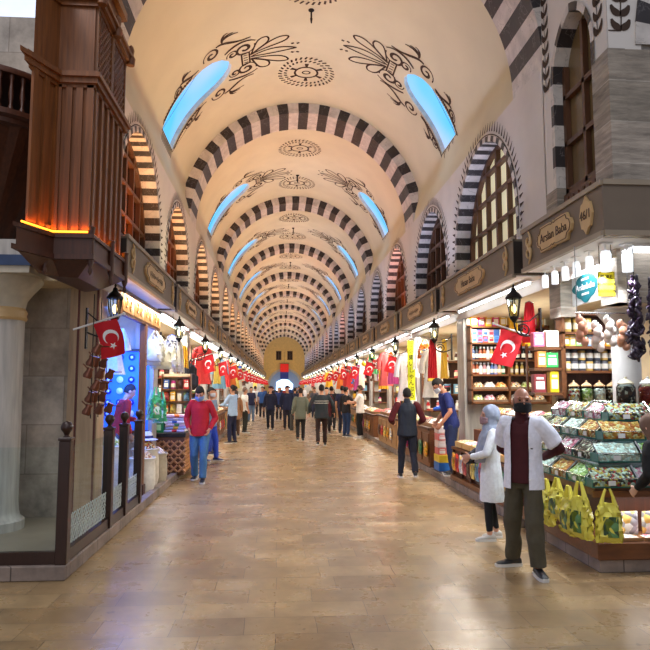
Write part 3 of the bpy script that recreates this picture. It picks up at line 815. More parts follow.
def flag_mesh(seed,w=.27,h=.42):
    key='flag_cloth%d_%g'%(seed,w)
    if key in CACHE: return CACHE[key],CACHE[key+'e']
    r=random.Random(seed); ph=r.random()*6; nx,nz=12,16; am=.03
    f=lambda u,v:(u+.02*sin(v*9+ph), am*sin(u*22+v*5+ph)*(.3+v/h), -v-.12*u*(1 if seed%2 else -1)*0)
    m=MB(); vs=[f(w*i/nx-w/2,h*j/nz) for j in range(nz+1) for i in range(nx+1)]
    vs2=[(x,y+.003,z) for x,y,z in vs]
    n=(nx+1)*(nz+1); fs=[(j*(nx+1)+i,j*(nx+1)+i+1,(j+1)*(nx+1)+i+1,(j+1)*(nx+1)+i) for j in range(nz) for i in range(nx)]
    m.add(vs,fs,0,True); m.add(vs2,[q[::-1] for q in fs],0,True)
    CACHE[key]=m.mesh('cloth',[REDF])
    e=MB()
    for off in (-.004,.007):
        P=lambda a,b:(lambda q:(q[0],q[1]+off,q[2]))(f(a,b))
        R1=h*.2; cx,cy=0,h*.45; R2=R1*.8; c2=cy+R1*.28
        A=[];B=[]
        a0=.62
        for i in range(21):
            a=pi/2+a0+(2*pi-2*a0)*i/20; A.append((cx+R1*cos(a),cy+R1*sin(a)))
        # inner arc meets the outer tips
        tipx,tipy=A[0]; b0=atan2(tipy-c2,tipx-cx); b1=2*pi+atan2(A[-1][1]-c2,A[-1][0]-cx)
        if b1-b0>2*pi: b1-=2*pi
        if b1<b0: b1+=2*pi
        R2=hypot(tipx-cx,tipy-c2)
        for i in range(21):
            a=b0+(b1-b0)*i/20; B.append((cx+R2*cos(a),c2+R2*sin(a)))
        e.add([P(*p) for p in A]+[P(*p) for p in B],[(i,i+1,22+i,21+i) for i in range(20)],0)
        sc=cy+R1*1.25; st=[]
        for i in range(10):
            a=pi/2+2*pi*i/10; rr=R1*.5 if i%2==0 else R1*.2; st.append((cx+rr*cos(a),sc+rr*sin(a)))
        e.add([P(*p) for p in st]+[P(cx,sc)],[(i,(i+1)%10,10) for i in range(10)],0)
    CACHE[key+'e']=e.mesh('crescent_and_star',[WHITEF])
    return CACHE[key],CACHE[key+'e']
def flag(side,y,label,group=None,x=None,z=2.5,seed=1,sc=1.,tilt=.0):
    x=SX(side,-.1) if x is None else x
    t=thing('hanging_flag',label,'flag',(x,y,z),tilt,group); t.scale=(sc,sc,sc)
    c,e=flag_mesh(seed); o=link('cloth',c,t,(0,0,-.01)); o2=link('crescent_and_star',e,o)
    k=side; 
    o.data=c
    def pole(m): m.tube([(k*.36,.0,-.11),(-k*.2,0,.075)],.011,6); m.ell((-k*.205,0,.078),(.018,.018,.018),8,6)
    link('pole',cached('flag_pole%d'%side,pole,WHITEP),t)
    o.rotation_euler=(0,k*.26,0)
    return t
# ---- goods -------------------------------------------------------------
PAL=[(214,60,60),(236,180,50),(70,140,90),(60,100,180),(232,226,210),(224,120,50),(170,60,120),(120,170,200),(240,220,120),(90,60,50),(200,90,90),(250,250,245)]
def g_box(loc,rz,col,label,group=None,size=(.16,.08,.22),parts=True,name='product_box',cat='box',col2=(245,240,225)):
    t=thing(name,label,cat,loc,rz,group); w,d,h=size
    key='gbox%g_%g_%g'%size
    link('carton',cached(key,lambda m:m.box((-w/2,-d/2,0),(w/2,d/2,h),0,.006),TINT),t,color=col)
    if parts:
        def lab(m): m.box((-w*.36,-d/2-.002,h*.18),(w*.36,-d/2,h*.62)); m.box((-w*.3,-d/2-.002,h*.72),(w*.3,-d/2,h*.84))
        link('label',cached(key+'l',lab,TINT),t,color=col2)
    return t
def g_tin(loc,col,label,group=None,r=.05,h=.14,lid=(60,50,40),band=(240,230,200)):
    t=thing('storage_tin',label,'tin',loc,0,group); key='tin%g_%g'%(r,h)
    link('canister',cached(key,lambda m:m.lathe([(r*.97,0),(r,.005),(r,h*.9),(r*.97,h*.91)],14),TINTG),t,color=col)
    link('paper_band',cached(key+'b',lambda m:m.lathe([(r*1.012,h*.2),(r*1.012,h*.68)],14),TINT),t,color=band)
    link('lid',cached(key+'l',lambda m:m.lathe([(r*1.03,h*.9),(r*1.03,h*.99),(r*.95,h)],14),TINTG),t,color=lid)
    return t
def g_bottle(loc,col,label,group=None,cap=(245,245,245),r=.035,h=.2):
    t=thing('bottle',label,'bottle',loc,0,group)
    key='bot%g_%g'%(r,h)
    link('flask',cached(key,lambda m:m.lathe([(r*.9,0),(r,.01),(r,h*.6),(r*.75,h*.72),(r*.42,h*.8),(r*.42,h*.85)],12),TINTG),t,color=col)
    link('cap',cached(key+'c',lambda m:m.lathe([(r*.62,h*.84),(r*.66,h*.88),(r*.66,h*.98),(r*.5,h)],12),TINTG),t,color=cap)
    link('label',cached(key+'l',lambda m:m.lathe([(r*1.02,h*.15),(r*1.02,h*.45)],12),TINT),t,color=(240,236,220))
    return t
def g_jar(loc,fill,label,group=None,r=.10,h=.30,lid=(210,200,180)):
    t=thing('glass_jar',label,'jar',loc,0,group); key='jar%g_%g'%(r,h)
    link('glass_body',cached(key,lambda m:m.lathe([(r*.9,0),(r,.012),(r,h*.62),(r*.8,h*.70),(r*.78,h*.73)],18),GLASSB),t)
    link('contents',cached(key+'c'+fill.name,lambda m:m.lathe([(r*.85,.012),(r*.93,.03),(r*.93,h*.58),(r*.6,h*.64),(0.0,h*.66)],16),fill),t)
    link('lid',cached(key+'l',lambda m:m.lathe([(r*.86,h*.72),(r*.88,h*.76),(r*.6,h*.84),(r*.16,h*.92),(r*.14,h*.94),(r*.2,h*.97),(0.0,h*1.0)],16),TINTG),t,color=lid)
    return t
def g_sack(loc,fill,label,group=None,r=.2,h=.45,col=(226,206,170)):
    t=thing('open_sack',label,'sack',loc,0,group); key='sack%g_%g'%(r,h)
    link('cloth_bag',cached(key,lambda m:m.lathe([(r*.85,0),(r*1.02,h*.25),(r,h*.7),(r*.92,h*.9),(r*1.05,h),(r*.98,h*1.03),(r*.88,h*.94)],18),CLOTH),t,color=col)
    o=link('heap',cached(key+fill.name,lambda m:m.lathe([(r*.9,h*.93),(r*.6,h*1.12),(r*.25,h*1.22),(0.0,h*1.24)],16),fill),t); o['kind']='stuff'
    return t
def g_tray(loc,rz,fill,label,group=None,w=.42,d=.32,h=.07,mound=.06,rim=None):
    t=thing('display_tray',label,'tray',loc,rz,group); key='tray%g_%g_%g'%(w,d,h)
    def base(m): m.box((-w/2,-d/2,0),(w/2,d/2,.012)); [m.box(a,b) for a,b in (((-w/2,-d/2,0),(w/2,-d/2+.01,h)),((-w/2,d/2-.01,0),(w/2,d/2,h)),((-w/2,-d/2,0),(-w/2+.01,d/2,h)),((w/2-.01,-d/2,0),(w/2,d/2,h)))]
    link('tray_base',cached(key,base,TINT),t,color=rim or (150,110,70))
    def hp(m):
        nx,ny=8,6; rr=random.Random(hash(fill.name)%99)
        vs=[]
        for j in range(ny+1):
            for i in range(nx+1):
                u,v=i/nx,j/ny; e=min(1,4*min(u,1-u,v,1-v)); vs.append((-w*.48+w*.96*u,-d*.48+d*.96*v,h*.8+mound*e**.6*(.75+.3*rr.random())))
        m.add(vs,[(j*(nx+1)+i,j*(nx+1)+i+1,(j+1)*(nx+1)+i+1,(j+1)*(nx+1)+i) for j in range(ny) for i in range(nx)],0,True)
    o=link('heap',cached(key+'h%g'%mound+fill.name,hp,fill),t); o['kind']='stuff'
    return t
def g_bag(loc,rz,col,label,group=None,w=.28,h=.42,d=.09,printc=None,name='hanging_bag'):
    """carrier bag hanging by its handles; loc is the top of the handles"""
    t=thing(name,label,'bag',loc,rz,group); key='bag%g_%g_%g'%(w,h,d)
    def body(m):
        rings=[]
        for z,sx,sy in ((-.26,.55,.4),(-.33,.76,.7),(-.42,.86,.9),(-.5,.92,1),(-.62,.97,1.05),(-.75,1,1.1),(-.86,1.02,1.02),(-.95,1.02,.85),(-1,.98,.3)):
            rings.append([V((w/2*sx*(abs(cos(a))**.6)*(1 if cos(a)>0 else -1)+.016*sin(5*a+z*19), d/2*sy*(abs(sin(a))**.8)*(1 if sin(a)>0 else -1)+.018*sin(9*a+z*33)+.012*sin(4*a-z*21), h*z)) for a in [2*pi*i/32 for i in range(32)]])
        m.loft(rings)
    link('bag_body',cached(key,body,TINTG),t,color=col)
    def hd(m):
        for sg in (-1,1):
            for sy in (-1,1):
                m.tube([(sg*w*.28,sy*.012,-.32*h),(sg*w*.2,sy*.01,-.15*h),(sg*.02,sy*.006,-.0)],[.022,.012,.009],6)
    link('handles',cached(key+'h',hd,TINTG),t,color=col)
    if printc:
        def pr(m):
            m.box((-w*.3,-(d/2*1.16)-.002,-.88*h),(w*.3,-(d/2*1.16)+.002,-.5*h))
        link('printed_panel',cached(key+'p',pr,PACK),t,color=printc)
    return t
def g_scarf(loc,rz,col,label,group=None,w=.3,h=.9,col2=None,name='hanging_scarf'):
    t=thing(name,label,'scarf',loc,rz,group); key='scarf%g_%g'%(w,h)
    def cl(m,v0=0,v1=1):
        nx,nz=14,10
        vs=[]
        for j in range(nz+1):
            v=v0+(v1-v0)*j/nz
            for i in range(nx+1):
                u=i/nx-.5; ww=w*(.55+.45*v**.6); vs.append((u*ww, .03*sin(u*26+v*2)*(.5+v*.5)+.012, -v*h+.02*cos(u*3)))
        fs=[(j*(nx+1)+i,j*(nx+1)+i+1,(j+1)*(nx+1)+i+1,(j+1)*(nx+1)+i) for j in range(nz) for i in range(nx)]
        m.add(vs,fs,0,True); m.add([(x,y+.006,z) for x,y,z in vs],[f[::-1] for f in fs],0,True)
    link('cloth',cached(key,cl,CLOTHF),t,color=col)
    if col2: link('border',cached(key+'b',lambda m:[m.box((-w*.5,-.026,-h*.99),(w*.5,.05,-h*.92))],CLOTHF),t,color=col2)
    link('hook',cached('scarfhook',lambda m:m.tube([(-.06,.012,.0),(0,.012,.03),(.06,.012,.0)],.008,5),METAL),t)
    return t
def g_robe(loc,rz,col,label,group=None,h=1.0):
    t=thing('hanging_robe',label,'robe',loc,rz,group); key='robe%g'%h
    def b(m):
        rings=[]
        for z,w,d in ((-.02,.05,.03),(-.06,.17,.05),(-.14,.2,.07),(-.4,.17,.08),(-.7,.2,.1),(-1,.25,.12)):
            rings.append([V((w*cos(a),d*sin(a)*(1+.25*sin(6*a)),z*h)) for a in [2*pi*i/24 for i in range(24)]])
        m.loft(rings)
        for sg in (-1,1): m.tube([(sg*.16,0,-.09*h),(sg*.24,.0,-.3*h),(sg*.26,.01,-.52*h)],[.055,.06,.07],10)
    link('garment',cached(key,b,CLOTHF),t,color=col)
    link('hanger',cached('hanger',lambda m:(m.tube([(-.16,0,-.05),(0,0,.0),(.16,0,-.05)],.008,5),m.tube([(0,0,0),(0,0,.06),(.02,0,.08)],.004,5)),METAL),t)
    return t
def g_hat(loc,rz,col,label,group=None,r=.1):
    t=thing('cap',label,'cap',loc,rz,group)
    link('crown',cached('hatc%g'%r,lambda m:m.lathe([(r,0),(r*1.0,.04),(r*.8,.09),(r*.3,.12),(0,.125)],14),CLOTH),t,color=col)
    link('visor',cached('hatv%g'%r,lambda m:m.lathe([(r*.9,.0),(r*.9,.008)],14,c=(0,-r*.6,0)),CLOTH),t,color=col)
    return t
def g_globe(loc,col,label,group=None,r=.09,drop=.3,lit=0):
    t=thing('hanging_globe_lamp',label,'lamp',loc,0,group)
    link('globe',cached('globe%g'%r,lambda m:m.lathe([(0.0,-r*1.1),(r*.5,-r*.95),(r,-r*.2),(r*.9,r*.3),(r*.4,r*.85),(r*.3,r)],14),TINTG),t,color=col)
    link('brass_cap',cached('globec%g'%r,lambda m:m.lathe([(r*.42,r*.9),(r*.35,r*1.1),(r*.1,r*1.25)],12),COPPER),t)
    link('chain',cached('globech%g_%g'%(r,drop),lambda m:m.tube([(0,0,r*1.2),(0,0,drop)],.006,5),IRON),t)
    return t
def g_string(loc,col,label,group=None,n=9,r=.045,h=.7,name='hanging_string',cat='string of goods'):
    t=thing(name,label,cat,loc,0,group)
    def b(m):
        rr=random.Random(n)
        for i in range(n):
            z=-h*(i+.6)/n; a=rr.random()*6.28; m.ell((.03*cos(a),.03*sin(a),z),(r,r,r*1.25),8,6)
    link('beads',cached('string%d_%g_%g'%(n,r,h),b,TINTG),t,color=col)
    link('cord',cached('stringc%g'%h,lambda m:m.tube([(0,0,.03),(0,0,-h)],.006,5),IRON),t)
    return t
def g_packet(loc,rz,col,label,group=None,w=.14,h=.2,name='snack_packet',tilt=0):
    t=thing(name,label,'packet',loc,rz,group)
    def b(m):
        rings=[[V((w/2*sx*c_(a),.03*sy*s_(a),z*h)) for a in [2*pi*i/14 for i in range(14)]] for z,sx,sy in ((0,1,.1),(.06,1,.5),(.3,.97,1.1),(.7,.97,1.1),(.94,1,.5),(1,1,.1)) for c_,s_ in ((lambda a:(abs(cos(a))**.5)*(1 if cos(a)>0 else -1),lambda a:sin(a)),)]
        m.loft(rings)
    link('pouch',cached('packet%g_%g'%(w,h),b,PACK),t,color=col)
    if tilt: t.rotation_euler=(tilt,0,rz)
    return t
def shelf_unit(x0,x1,y,zs,label,dp=.28,back=True,ups=None,name='shelf_unit'):
    """boards facing the viewer (towards -Y)"""
    t=thing(name,label,'shelf',(0,0,0))
    for z in zs:
        m=MB(); m.box((x0,y,z-.03),(x1,y+dp,z)); part('board',m,SHELFW,t)
    for x in (ups or (x0,x1-.03)):
        m=MB(); m.box((x,y,zs[0]-.05),(x+.03,y+dp,zs[-1]+.02)); part('upright',m,SHELFW,t)
    m=MB(); m.box((x0,y+dp,zs[0]-.05),(x1,y+dp+.02,zs[-1]+.02)); part('back_panel',m,OAKD,t)
    return t
def counter(side,y0,y1,d0,d1,z0,z1,label,wood=None,panels=4):
    xa,xb=SX(side,d0),SX(side,d1); lo,hi=sorted((xa,xb))
    t=thing('shop_counter',label,'counter',(0,0,0))
    m=MB(); m.box((lo+.02,y0,z0),(hi-.02,y1,z1-.05)); part('cabinet',m,wood or SHELFW,t)
    m=MB(); m.box((lo-.02,y0-.02,z1-.05),(hi+.02,y1+.02,z1),0,.008); part('worktop',m,OAKD,t)
    for k in range(panels):
        a=y0+(y1-y0)*(k+.08)/panels; b=y0+(y1-y0)*(k+.92)/panels
        x=xa+side*.02; l,h=sorted((x,x-side*.018)); m=MB(); m.box((l,a,z0+.08),(h,b,z1-.12),0,.006); part('panel',m,wood or SHELFW,t)
    return t
# --- shop shells -------------------------------------------------------
CELLD=1.75
KMAX=20
def shop_shell(side,k):
    y0,y1=sb(k),sb(k+1); w=wall_r if side>0 else wall_l
    lo,hi=sorted((XW[side],XW[side]+side*CELLD))
    m=MB(); m.box((lo+.012,y1-.16,0),(hi-.012,y1+.16,3.0))
    part('partition',m,CREAMS,w)
    xb=XW[side]+side*CELLD; l,h=sorted((xb,xb+side*.1)); m=MB(); m.box((l,y0,0),(h,y1,3.1)); m.box((lo+.015,y0+.01,3.0),(hi-.015,y1-.01,3.1)); part('shop_back',m,CREAMS,w)
    m=MB(); l,h=sorted((XW[side]-side*.03,XW[side]+side*.3)); m.box((l,y1-.22,.12 if side>0 else .086),(h,y1+.22,2.998)); part('stone_pier',m,MARBLE,w)
for side in (1,-1):
    for k in range(1,KMAX+1): shop_shell(side,k)

TEXTS={(1,1):'Hasan Baba'}
def generic_shop(side,k):
    r=random.Random(k*2+side*100+3)
    y0,y1=sb(k),sb(k+1); where='%s shop on the %s'%(ORD[k-1+(side>0)],SN[side])
    far=k>8; vfar=k>12
    fascia(side,y0+(.32 if (side,k)==(-1,1) else .15),y1-.15,'taupe sign board with beige plaque over the %s'%where, TEXTS.get((side,k)), squig=(0 if vfar else k*7+side+3))
    if k<=16:
        lantern(side,y1,'black wall lantern on the pier after the %s'%where)
    # light strip under the fascia
    L=y1-y0-.8
    if (side,k)!=(-1,1): t=thing('ceiling_tube_light','white tube light under the canopy of the %s'%where,'light',(SX(side,.30),(y0+y1)/2,3.10))
    if (side,k)!=(-1,1): link('tube',cached('tube%g'%L,lambda m:m.tube([(0,-L/2,0),(0,L/2,0)],.022,8),LAMPW),t)
    if (side,k)!=(-1,1): link('fitting',cached('tubef%g'%L,lambda m:m.box((-.04,-L/2-.05,.015),(.04,L/2+.05,.03)),WHITEP),t)
    if k<=5: light('shop_ceiling_fill','AREA',(SX(side,.95),(y0+y1)/2,2.45),9,(255,244,226),.5,2.,(pi,0,0))  # added fill with no fixture, lifts the dark ceiling of the nearer shops
    li=light('shop_light','AREA',(SX(side,.50 if (side,k)!=(-1,1) else .04),(y0+y1)/2,2.98),(60 if (side,k)==(-1,1) else 150 if (side,k)==(1,1) else 150 if k<5 else 105),(255,247,234) ,.3,L,(0,side*R(12),0))
    # goods
    gl='%s at the %s'
    if k>=2 or side<0:
        flag(side,y1-.0+.12,'red crescent flag on a white pole after the %s'%where,seed=k%4+1,sc=1.0 if k<4 else 1.1) if not (side<0 and k==1) else None
    n=6 if k<=6 else (5 if not far else 3)
    cols=PAL[:]; r.shuffle(cols)
    for i in range(n):
        if k==1: break
        if (side,k)==(-1,2): break
        y=y0+.45+(y1-y0-.9)*(i+.5)/n; d=r.uniform(.02,.22); x=SX(side,d); c=cols[i%len(cols)]
        kind=r.choice(['scarf','bag','string','globe','robe','scarf','hat']) if not far else r.choice(['scarf','bag','globe'])
        pl='hanging %s from the front of the %s'%(ORD[i],where)
        z=r.uniform(2.5,2.85); zz=2.98
        cn=cname(c)
        if kind=='scarf': g_scarf((x,y,z),r.uniform(-.6,.6),c,'%s scarf %s'%(cn,pl),w=r.uniform(.22,.4),h=r.uniform(.5,1.0))
        elif kind=='bag': g_bag((x,y,z),r.uniform(-.6,.6),c,'%s bag %s'%(cn,pl),printc=(250,250,240))
        elif kind=='string': g_string((x,y,z),c,'%s string %s'%(cn,pl))
        elif kind=='globe': g_globe((SX(side,.03),y,z-.2),c,'%s globe lamp %s'%(cn,pl),drop=2.98-z+.2)
        elif kind=='robe': g_robe((x,y,z),r.uniform(-.5,.5),c,'%s robe %s'%(cn,pl))
        else: g_bag((x,y,z),r.uniform(-.6,.6),c,'%s carrier bag %s'%(cn,pl),w=.22,h=.34)
    # rail that carries them
    if not (k==1):
        t=thing('hanging_rail','steel goods rail under the canopy of the %s'%where,'rail',(SX(side,.12),(y0+y1)/2,2.96))
        link('bar',cached('rail%g'%L,lambda m:m.tube([(0,-L/2,0),(0,L/2,0)],.012,6),METAL),t)
        link('rod',cached('railr%g'%L,lambda m:(m.tube([(0,-L/2+.1,0),(0,-L/2+.1,.17)],.008,5),m.tube([(0,L/2-.1,0),(0,L/2-.1,.17)],.008,5)),METAL),t)
    zb=.122 if side>0 or k>=3 else .087
    if not (side>0 and k<=1) and not (side<0 and k<=2):
        d0=-.02 if side>0 else .02
        ht=.82+r.uniform(-.06,.1)
        counter(side,y0+(.35 if (side,k)!=(1,2) else .85),y1-.75,d0,.5,zb,ht,'%s wooden counter along the front of the %s'%(r.choice(['plain brown','low panelled','narrow brown']),where),panels=4 if not far else 2,wood=mat('pale_counter_wood',(168,128,84),.5,var=.2,scale=4) if (k%2) else None)
        nt=6 if k<=5 else (4 if not far else 2)
        ks=list(SWEETS); r.shuffle(ks)
        for i in range(nt):
            y=(y0 if (side,k)!=(1,2) else y0+.35)+.5+(y1-y0-1.3-(.35 if (side,k)==(1,2) else 0))*(i+.5)/nt
            f=SWEETS[ks[i%len(ks)]]
            g_tray((SX(side,.24),y,ht+.002),pi/2,f,'tray of %s, %s on the counter of the %s'%(f.name.replace('_',' '),ORD[i],where),w=(y1-y0-1.3)/nt*.88,d=.4,h=.08,mound=.10)
        if k<=6:
            for i in range(5):
                y=y0+1.0+i*.5; c=cols[(i+4)%len(cols)]
                g_packet((SX(side,d0-.035),y,.32),pi/2,c,'%s packet hung %s along the counter front of the %s'%(cname(c),ORD[i],where),w=.24,h=.3,name='hanging_packet')
    # shelf on the far partition, facing the entrance end
    if k<=7 and not (k==1):
        xa,xb=sorted((SX(side,.50),SX(side,CELLD+.3))); zs=[1.15,1.55,1.95,2.35] 
        shelf_unit(xa,xb,y1-.46,zs,'wooden shelf unit on the far partition of the %s'%where)
        q=0
        gp='goods on the shelves of the %s'%where
        for j,z in enumerate(zs[:-1]+[zs[-1]]):
            nn=6 if k<=3 else 4
            base=r.choice(cols)
            for i in range(nn):
                x=xa+(xb-xa)*(i+.7)/(nn+.4); c=r.choice(cols)
                if (j+k)%3==0: g_box((x,y1-.34,z+.002),0,c,'small colourful box on the %s shelf up in the %s'%(ORD[j],where),group='boxes on the %s shelf of the %s'%(ORD[j],where),size=(.15,.1,.24),parts=k<=4)
                elif (j+k)%3==1: g_tin((x,y1-.34,z+.002),c,'round tin on the %s shelf up in the %s'%(ORD[j],where),group='tins on the %s shelf of the %s'%(ORD[j],where),r=.06,h=.2)
                else: g_bottle((x,y1-.34,z+.002),c,'small bottle on the %s shelf up in the %s'%(ORD[j],where),group='bottles on the %s shelf of the %s'%(ORD[j],where),r=.045,h=.24)
CN={(214,60,60):'red',(236,180,50):'yellow',(70,140,90):'green',(60,100,180):'blue',(232,226,210):'cream',(224,120,50):'orange',(170,60,120):'magenta',(120,170,200):'pale blue',(240,220,120):'pale yellow',(90,60,50):'brown',(200,90,90):'rose',(250,250,245):'white'}
def cname(c): return CN.get(tuple(c),'coloured')
for k in range(1,KMAX+1):
    for side in (1,-1): generic_shop(side,k)
# ---------------------------------------------------------------- near left
def prism(mb,poly,z0,z1,mi=0,p2=None):
    q=p2 or poly; n=len(poly)
    mb.add([(x,y,z0) for x,y in poly]+[(x,y,z1) for x,y in q],[tuple(range(n))[::-1],tuple(range(n,2*n))]+[(i,(i+1)%n,n+(i+1)%n,n+i) for i in range(n)],mi)
def grow(poly,g):
    n=len(poly); out=[]
    for i in range(n):
        a,b,c=V(poly[i-1]),V(poly[i]),V(poly[(i+1)%n]); d1=(b-a).normalized(); d2=(c-b).normalized()
        n1=V((d1.y,-d1.x)); n2=V((d2.y,-d2.x)); m_=(n1+n2).normalized(); out.append(tuple(b+m_*(g/max(.4,m_.dot(n1)))))
    return out
ORI=[(-2.37,8.02),(-2.45,6.32),(-2.33,6.68),(-1.97,6.68),(-1.97,7.93),(-2.28,8.02)]
t=thing('wooden_oriel','tall carved walnut oriel bay with a glowing lower edge above the glass railing','oriel',(0,0,0))
m=MB(); prism(m,ORI,3.28,4.88)
for a,b,n in ((2,3,3),(3,4,5),(1,2,2)):
    A,B=V(ORI[a]),V(ORI[b]); d=(B-A).normalized(); nn=V((d.y,-d.x))
    for i in range(n+1):
        c=A.lerp(B,.05+.9*i/n); w=.034
        p=[c-d*w,c+d*w]; q=[x+nn*.03 for x in p]
        m.add([(p[0].x,p[0].y,3.3),(p[1].x,p[1].y,3.3),(q[1].x,q[1].y,3.3),(q[0].x,q[0].y,3.3),(p[0].x,p[0].y,4.85),(p[1].x,p[1].y,4.85),(q[1].x,q[1].y,4.85),(q[0].x,q[0].y,4.85)],[(3,2,6,7),(0,3,7,4),(2,1,5,6)])
part('panelled_body',m,OAK,t)
m=MB(); prism(m,ORI,5.0,5.82); part('upper_body',m,OAK,t)
m=MB()
for z0,z1,g in ((4.82,4.86,.03),(4.86,4.92,.06),(4.92,4.97,.09),(4.97,5.0,.04)): prism(m,grow(ORI,g),z0,z1)
part('cornice',m,OAK,t)
m=MB()
for z0,z1,g in ((5.72,5.77,.03),(5.77,5.83,.07),(5.83,5.87,.1),(5.87,6.3,-.05),(6.3,6.4,.02)): prism(m,grow(ORI,g),z0,z1)
part('cornice',m,OAK,t)
for yc in (7.0,7.62):   # interlaced screens on the aisle side
    m=MB(); y0,y1=yc-.27,yc+.27
    for e in (0,1):
        for i in range(-4,7):
            a=y0+i*.09; pts=[]
            for q in range(9):
                yy=a+(q/8)*.68*(1 if e==0 else -1)+(0 if e==0 else .54); z=5.04+.66*q/8
                if y0<=yy<=y1: pts.append((-1.955,yy,z))
            if len(pts)>1: m.tube([pts[0],pts[-1]],.011,5)
    m.box((-1.97,y0-.03,5.02),(-1.94,y0,5.72)); m.box((-1.97,y1,5.02),(-1.94,y1+.03,5.72))
    part('lattice_screen',m,OAK,t)
m=MB(); part_poly=[(-2.36,7.95),(-2.42,6.6),(-2.3,6.86),(-2.12,6.9),(-2.12,7.75),(-2.28,7.9)]
prism(m,grow(ORI,.06),3.05,3.24); prism(m,grow(ORI,.09),3.0,3.05); prism(m,grow(ORI,.085),3.22,3.26); prism(m,part_poly,2.86,3.0,0,grow(ORI,.05)); part('base_tray',m,OAKD,t)
for (x,y) in ((-1.93,6.66),(-1.89,7.3),(-1.89,7.95),(-2.36,6.6)):
    m=MB(); m.lathe([(0.0,-.42),(.025,-.38),(.015,-.33),(.035,-.28),(.035,.05),(.045,.08),(.0,.1)],10,c=(x,y,3.26)); part('pendant_knob',m,OAKD,t)
for y in (6.66,7.3,7.97):
    m=MB(); m.lathe([(.05,-.1),(.06,-.02),(.035,.03),(.045,.09),(.03,.14),(0,.17)],10,c=(-1.9,y,5.84)); part('finial',m,OAK,t)
m=MB()
gp=grow(ORI,.03)
for a,b in ((1,2),(2,3),(3,4)):
    A,B=gp[a],gp[b]; m.tube([(A[0],A[1],3.292),(B[0],B[1],3.292)],.011,6)
part('light_strip',m,LEDO,t)
for a,b in ((1,2),(2,3),(3,4)):
    A,B=gp[a],gp[b]; L=hypot(B[0]-A[0],B[1]-A[1]); ang=atan2(B[1]-A[1],B[0]-A[0])
    nn=(sin(ang),-cos(ang))
    light('oriel_glow','AREA',((A[0]+B[0])/2+nn[0]*.02,(A[1]+B[1])/2+nn[1]*.02,3.31),1.3,(255,140,40),L,.03,(pi,0,ang))
# stone cross wall, jamb and column
sw=sroot('wall_front')
m=MB(); m.box((-6.2,8.62,0),(-2.72,8.95,6.7)); part('stone_face',m,STONE2,sw)
m=MB(); m.box((-2.72,8.58,.085),(-2.34,8.93,3.05)); m.box((-2.66,8.56,.085),(-2.62,8.58,3.05)); part('marble_jamb',m,mat('tan_marble',(178,152,122),.5,var=.25,scale=3,stretch=(6,6,.6)),sw); m=MB(); m.box((-2.62,8.565,.085),(-2.595,8.58,3.05)); m.box((-2.38,8.565,.085),(-2.355,8.58,3.05)); part('dark_red_bead',m,mat('dark_red_stone',(92,44,36),.5),sw)
wt=sroot('window_99'); m=MB(); m.quad((-6.2,8.8,6.7),(-2.5,8.8,6.7),(-2.5,8.8,8.2),(-6.2,8.8,8.2)); part('window_pane',m,mat('daylit_window',(220,228,240),.4,emit=.9,ecol=(215,228,255)),wt)
col=sroot('column_1',(-3.33,7.95,.085))
m=MB(); m.lathe([(.36,0),(.36,.1),(.31,.14),(.295,.2),(.285,.3),(.27,2.42)],32); part('shaft',m,MARBLE,col)
m=MB(); m.lathe([(.285,2.42),(.30,2.45),(.285,2.48),(.30,2.52),(.285,2.55),(.27,2.57)],32); part('collar',m,GOLD,col)
m=MB(); m.lathe([(.27,2.57),(.29,2.66),(.36,2.76),(.46,2.88),(.47,2.92)],32); m.box((-.5,-.5,2.92),(.5,.5,3.0)); part('capital',m,mat('capital_marble',(186,178,160),.6,var=.2),col)
m=MB(); m.box((-.52,-.52,3.0),(.52,.52,3.12)); part('abacus',m,mat('blue_painted_stone',(42,62,96),.6,var=.3),col)
m=MB(); m.box((-.47,-.5,3.12),(.47,.65,3.3)); part('impost',m,MARBLE,col)
# round timber balcony on the column
bc=(-3.74,8.15)
t=thing('timber_balcony','round dark timber balcony with turned balusters carried by the marble column','balcony',(bc[0],bc[1],3.3))
m=MB(); n=64; rings=[]
for r_,z in ((.42,.0),(.5,.26),(.66,.62),(.86,1.0),(1.02,1.3),(1.06,1.37)):
    rings.append([V(((r_+(.025 if i%4<2 else 0)*(r_))*cos(2*pi*i/n),(r_+(.025 if i%4<2 else 0)*r_)*sin(2*pi*i/n),z)) for i in range(n)])
m.loft(rings,0,False); part('fluted_corbel',m,OAKD,t)
m=MB(); m.lathe([(1.06,1.36),(1.12,1.38),(1.12,1.43),(1.17,1.46),(1.17,1.52),(1.08,1.53)],48); part('cornice',m,OAKD,t)
m=MB()
m.lathe([(1.02,1.95),(1.13,1.95),(1.14,1.99),(1.12,2.02),(1.02,2.02)],48,); part('handrail',m,OAKD,t)
for i in range(26):
    a=-2.5+i*.115
    if bc[1]+1.08*sin(a)>8.5: continue
    b=link('baluster',cached('baluster_m',lambda m:m.lathe([(.028,1.53),(.03,1.57),(.016,1.6),(.03,1.72),(.02,1.82),(.016,1.87),(.03,1.92),(.028,1.96)],10),OAKD),t,(1.08*cos(a),1.08*sin(a),0))

